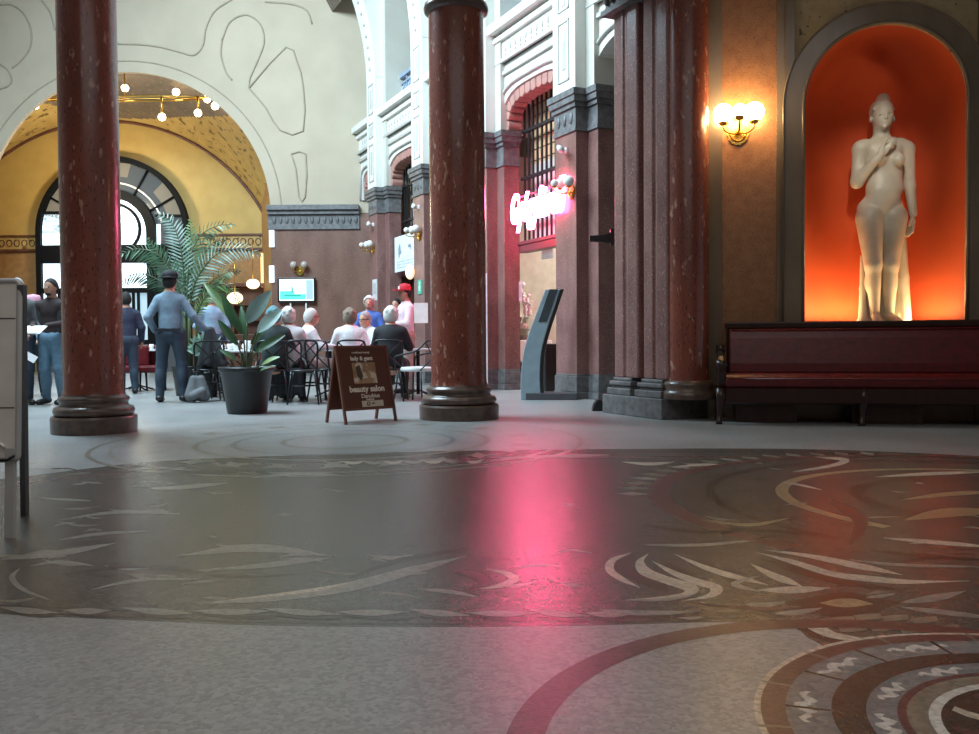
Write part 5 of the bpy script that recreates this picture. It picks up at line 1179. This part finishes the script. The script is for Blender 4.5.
# reddish armchairs behind the left column
for i, (px, Y, lab) in enumerate(((128, 15.9, 'dark red upholstered chair just right of the left column'), (150, 16.1, 'dark red upholstered chair left of the man in the blue-grey shirt'))):
    g = root('upholstered_chair', lab, 'chair', TR((px-489.5)/F*Y, Y, 0, math.radians(170+20*i)), 'dark red chairs')
    MB().box((-.25, -.23, .33), (.25, .25, .46)).build('seat', LEATH, g, bevel=.04); MB().box((-.25, -.30, .44), (.25, -.2, .82)).build('backrest', LEATH, g, bevel=.04)
    for x in (-.21, .21):
        for y in (-.22, .2): MB().tube([(x, y, .34), (x*1.05, y*1.05, 0)], [.022, .015], 8).build('leg', DWOOD, g)
# backpack
g = root('backpack', 'grey backpack standing on the floor beside the man in the blue-grey shirt', 'backpack', TR((197-489.5)/F*12.9, 12.9, 0, .3))
h = SDF(.012).cap((-.08, 0, .10), (-.05, .01, .33), .10, .06, 'b', .05).cap((.08, 0, .10), (.05, .01, .33), .10, .06, 'b', .05).cap((-.05, -.09, .10), (.06, -.09, .16), .06, .055, 'b', .02); me = h.mesh('bag', clip=[((0, 0, .012), (0, 0, -1))]); me.materials.append(cm('grey_canvas', (.16, .17, .18))); link('bag', me, g)
MB().tube(crv([(-.05, 0, .38), (-.03, 0, .43), (.03, 0, .43), (.05, 0, .38)], 5), .01, 6).build('handle', C_BLK, g); MB().tube(crv([(.08, .09, .36), (.20, .12, .25), (.17, .1, .06)], 5), .014, 6).build('strap', C_BLK, g)
# ---- bar cabinet and lamps at the back
g = root('bar_cabinet', 'dark reddish wooden bar cabinet against the ochre wall under the gilded frieze', 'cabinet', Matrix.Translation((at(232, 330, 26.4).x, 26.4, 0)))
wb2 = 1.05; MB().box((-wb2, 0, 0), (wb2, .5, 1.1)).build('base', WOOD, g, bevel=.02); b = MB(); b.box((-wb2, .42, 1.1), (wb2, .5, 2.55)); b.box((-wb2, .1, 2.5), (wb2, .5, 2.6)).box((-wb2, .1, 1.1), (-wb2+.08, .5, 2.5)).box((wb2-.08, .1, 1.1), (wb2, .5, 2.5)).box((-.04, .1, 1.1), (.04, .5, 2.5)); b.build('upper_case', WOOD, g, bevel=.01)
for z in (1.5, 1.95): MB().box((-wb2+.08, .12, z), (wb2-.08, .44, z+.03)).build('shelf', WOOD, g)
for i, (px, py, r, lab) in enumerate(((253, 284, .16, 'glowing globe lamp beside the television, above the bar'), (235, 298, .19, 'glowing globe lamp behind the palm leaves, lower of the two over the bar'))):
    g = root('globe_lamp', lab, 'lamp', Matrix.Translation(at(px, py, 26.0))); MB().ball((0, 0, 0), r, 20, sc=(1.2, 1, .9)).build('globe', GLOBS, g); MB().tube([(0, 0, r*.9), (0, 0, 1.3)], .012, 6).build('stem', BRASS, g)
o = MB().box((-.05, 0, -.5), (.05, .05, .5)).build('light_strip', mat('amber_light_strip', (.9, .6, .2), .4, emit=(1, .6, .22), es=1.6), M=Matrix.Translation(at(262.5, 270, YB-.3))); tag(o, 'narrow amber light strip on the wall at the right end of the ochre room', 'light strip')
# ================================================================== PLANTS
POT = mat('black_plastic_pot', (.014, .015, .017), .4); SOIL = mat('soil', (.03, .022, .015), .9)
LG = mat('deep_green_leaf', (.03, .085, .035), .35, noise=(5, (.05, .12, .05), 1)); LB_ = mat('blue_green_leaf', (.30, .43, .40), .35, noise=(6, (.22, .35, .32), 1)); LY = mat('yellow_green_leaf', (.16, .24, .07), .4, noise=(6, (.10, .18, .06), 1)); LP = mat('palm_green', (.10, .19, .10), .4, noise=(6, (.06, .14, .08), 1)); LP2 = mat('palm_pale_green', (.40, .52, .46), .35, noise=(6, (.16, .28, .22), 1)); STM = mat('green_stem', (.07, .10, .04), .5)
PY = 10.85; PX = (246.5-489.5)/F*PY
g = root('potted_plant', 'large black pot with broad paddle-shaped leaves, left of the beauty salon board', 'potted plant', TR(PX, PY, 0))
MB().lathe([(0, 0), (.225, 0), (.235, .02), (.305, .50), (.33, .505), (.335, .56), (.31, .56), (.29, .50), (0, .48)], 40).build('pot', POT, g); MB().lathe([(0, .51), (.29, .50)], 30).build('soil', SOIL, g)
def blade(b, base, tip, wid, nrm, sag=.05, cup=.25, mi=0, n=12):
    base = Vector(base); tip = Vector(tip); d = tip-base; L = d.length; t = d.normalized(); n_v = Vector(nrm); sd = t.cross(n_v).normalized(); up = sd.cross(t).normalized(); vs = []; fs = []
    for i in range(n+1):
        s_ = i/n; w = wid*.5*(math.sin(math.pi*min(1, s_*.93+.05))**.75)*(1-.15*s_); c = base+d*s_+up*(sag*4*s_*(1-s_))*L
        for q in (-1, -.5, 0, .5, 1): vs.append(c+sd*(w*q)+up*(abs(q)*cup*w))
    for i in range(n):
        for j in range(4): fs.append((i*5+j, i*5+j+1, i*5+j+6, i*5+j+5))
    b.add(vs, fs, mi, True)
def pl(px, py, dy=0): p = at(px, py, PY+dy); return (p.x-PX, p.y-PY, p.z)
LV = [((243, 334, 0), (222, 293, .05), .14, LG, (-.3, -1, .2)), ((247, 322, .1), (271, 291, .0), .21, LB_, (.2, -1, .3)), ((258, 332, -.05), (282, 310, .1), .17, LB_, (.2, -1, .5)), ((238, 345, -.1), (218, 320, -.1), .11, LG, (-.2, -.8, .5)), ((243, 330, 0), (204, 273+10, .2), .12, LY, (-.3, -.7, .6)),
      ((262, 365, -.2), (280, 357, -.25), .10, LY, (0, -.6, .8)), ((258, 372, -.25), (276, 366, -.3), .08, LG, (0, -.5, .9)), ((252, 345, .1), (268, 322, .2), .10, LG, (.2, -1, .3)), ((236, 360, -.1), (220, 350, -.1), .08, LG, (0, -.7, .7)), ((247, 340, .1), (241, 306, .25), .10, LG, (.1, -1, .1)), ((256, 352, 0), (285, 335, .05), .13, LG, (.1, -.8, .5))]
for a_, c_, w_, m, nv in LV:
    b = MB(); blade(b, pl(*a_), pl(*c_), w_, nv); lf = b.build('leaf', m, g)
    c1 = Vector(pl(*a_)); b = MB(); b.tube(crv([(c1.x*.3, c1.y*.3, .50), (c1.x*.5, c1.y*.5, (c1.z+.5)*.5), tuple(c1)], 5), .009, 6); b.build('stem', STM, g)
for i in range(9):
    a_ = i*2.4; r_ = .08+.015*i; b = MB(); b.tube([(r_*math.cos(a_), r_*math.sin(a_), .5), (r_*1.5*math.cos(a_), r_*1.5*math.sin(a_), .62+.02*(i*7 % 9))], [.009, .005], 5); b.build('shoot', STM if i % 3 else OPAL, g)
# tall palm
QY = 14.6; QX = (190-489.5)/F*QY
g = root('potted_palm', 'tall feathery palm behind the man in the blue-grey shirt', 'potted palm', TR(QX, QY, 0))
MB().lathe([(0, 0), (.22, 0), (.28, .45), (.29, .48), (.26, .48), (.25, .43), (0, .42)], 30).build('pot', POT, g)
for i, (x, y) in enumerate(((0, 0), (.07, .05), (-.06, .04))): MB().tube([(x, y, .42), (x*1.6, y*1.3, 1.0), (x*1.2, y, 1.55)], [.035, .03, .024], 10).build('trunk', STM, g)
def frond(pts, m, ln=.30, dens=26):
    c = crv([((p[0]-489.5)/F*(QY+p[2])-QX, p[2], CAMH+(344-p[1])/F*(QY+p[2])) for p in pts], 8); b = MB(); b.tube([tuple(p) for p in c], [.014*(1-.8*i/len(c)) for i in range(len(c))], 5, 1)
    C = [Vector(p) for p in c]; L = [0]
    for a_, d_3 in zip(C, C[1:]): L.append(L[-1]+(d_3-a_).length)
    for i in range(dens):
        s_ = L[-1]*(.14+.86*i/(dens-1)); j = min(max(1, next((q for q, l in enumerate(L) if l >= s_-1e-6), len(L)-1)), len(L)-1); t = (s_-L[j-1])/max(1e-6, L[j]-L[j-1]); p = C[j-1].lerp(C[j], t); d = (C[j]-C[j-1]).normalized()
        view = Vector((0, -1, .15)); sd = d.cross(view).normalized(); f = math.sin(math.pi*min(1, .18+.8*i/dens))
        for q in (-1, 1):
            ll = ln*f; e = p+(sd*q*.72+d*.62)*ll+Vector((0, random.uniform(-.06, .06), -.20*ll)); md = p.lerp(e, .5)+Vector((0, 0, .03*ll)); wv = d*.013+Vector((0, 0, .004))
            b.add([p-wv*.6, p+wv*.6, md+wv, e, md-wv], [(0, 1, 2, 4), (4, 2, 3)], 0)
    return b.build('frond', [m, STM], g)
FR = [([(190, 318, 0), (196, 285, 0), (215, 258, -.1), (240, 250, -.15), (262, 256, -.1)], LP2, .34), ([(189, 315, 0), (190, 270, 0), (200, 240, .1), (218, 228, .1), (236, 226, .2)], LP, .30), ([(188, 312, 0), (184, 262, 0), (180, 238, .05), (172, 222, .1), (160, 214, .1)], LP2, .32),
      ([(187, 315, 0), (175, 275, -.1), (158, 255, -.2), (138, 250, -.2), (122, 256, -.2)], LP, .34), ([(187, 320, 0), (170, 290, .1), (150, 276, .1), (132, 276, .1), (120, 286, .1)], mat('palm_dark_green', (.04, .09, .05), .4), .30), ([(190, 315, 0), (194, 262, .1), (193, 238, .2), (192, 222, .3)], LY, .26),
      ([(191, 325, 0), (205, 292, .2), (222, 276, .2), (240, 272, .2)], LP, .26), ([(190, 330, 0), (205, 300, -.1), (222, 285, -.15), (236, 295, -.2), (243, 308, -.2)], LY, .22), ([(188, 318, 0), (178, 285, .2), (165, 262, .3), (150, 240, .3)], LP, .3), ([(190, 320, 0), (200, 270, .3), (213, 246, .4), (228, 240, .4)], LP, .28)]
for f_ in FR: frond(*f_)
# pale fern on a stand behind the pot
g = root('potted_fern', 'pale bushy fern in a pot right of the man in the blue-grey shirt', 'potted plant', TR((207-489.5)/F*14.1, 14.1, 0))
MB().lathe([(0, 0), (.14, 0), (.19, .36), (.2, .4), (.17, .4), (0, .36)], 24).build('pot', POT, g); b = MB()
FERN = mat('pale_fern', (.22, .36, .28), .5, noise=(8, (.13, .25, .17), 1))
for i in range(230):
    a_ = random.uniform(0, 6.28); e_ = random.uniform(.1, 1.45); r_ = random.uniform(.25, .36); c_ = Vector((r_*math.cos(a_)*math.cos(e_), r_*math.sin(a_)*math.cos(e_), .62+r_*1.25*math.sin(e_))); blade(b, c_*.55+Vector((0, 0, .28)), c_, .03, (0, -1, .4), .08, .1, 0, 3)
tag(b.build('foliage', FERN, g), kind='stuff')
#@@@END4
# ================================================================== LIGHT
def area(name, M, sx, sy, e, c, spread=math.pi):
    l = bpy.data.lights.new(name, 'AREA'); l.shape = 'RECTANGLE'; l.size = sx; l.size_y = sy; l.energy = e; l.color = c; l.spread = spread
    o = bpy.data.objects.new(name, l); COL.objects.link(o); o.matrix_world = M; return o
# glass roof over the long hall
ML = W @ Matrix.Translation((2.6, 8.4, 10.8)) @ Matrix.Rotation(math.radians(-38), 4, 'X')
area('skylight_hall', ML, 9, 4, 3900, (.64, .86, 1.0))
# laylight in the front hall's ceiling, above and behind the camera
area('skylight_front', Matrix.Translation((0, 1.5, 5.7)), 7, 7, 152, (1.0, .93, .86))
# added fill light brightening the ochre passage, no fixture at its spot
def point(name, p, e, c, r=.1):
    l = bpy.data.lights.new(name, 'POINT'); l.energy = e; l.color = c; l.shadow_soft_size = r
    o = bpy.data.objects.new(name, l); COL.objects.link(o); o.location = p; return o
point('passage_fill', (-11, 25.2, 5.0), 300, (1, .86, .62), .3)
# strip lights on the niche floor
for i, th in enumerate((28, 58, 90, 122, 152)):
    t_ = math.radians(th)
    area('niche_uplight', N @ Matrix.Translation((xc-rr*.74*math.cos(t_), YS+.05+DP*.74*math.sin(t_), 1.03)) @ Matrix.Rotation(math.radians(90-th), 4, 'Z') @ Matrix.Rotation(math.pi, 4, 'X'), .36, .08, 6.5, (1, .72, .34))
sp = bpy.data.lights.new('statue_fill', 'SPOT'); sp.energy = 520; sp.color = (1, .93, .78); sp.spot_size = .27; sp.spot_blend = 1.0; sp.shadow_soft_size = .06  # added spot that brightens the statue, no fixture modelled
so = bpy.data.objects.new('statue_fill', sp); COL.objects.link(so); so.location = N @ Vector((xc-.6, -4.2, 5.3)); so.rotation_euler = ((N @ Vector((xc, .35, 2.75)))-so.location).to_track_quat('-Z', 'Y').to_euler()
# shop interior lamp
area('shop_light', W @ Matrix.Translation((2.2, -2.2, 3.3)), 1.5, .8, 95, (1, .93, .85))
w = bpy.data.worlds.new('world'); SC.world = w; w.use_nodes = True
w.node_tree.nodes['Background'].inputs[0].default_value = (.75, .85, 1, 1); w.node_tree.nodes['Background'].inputs[1].default_value = .35
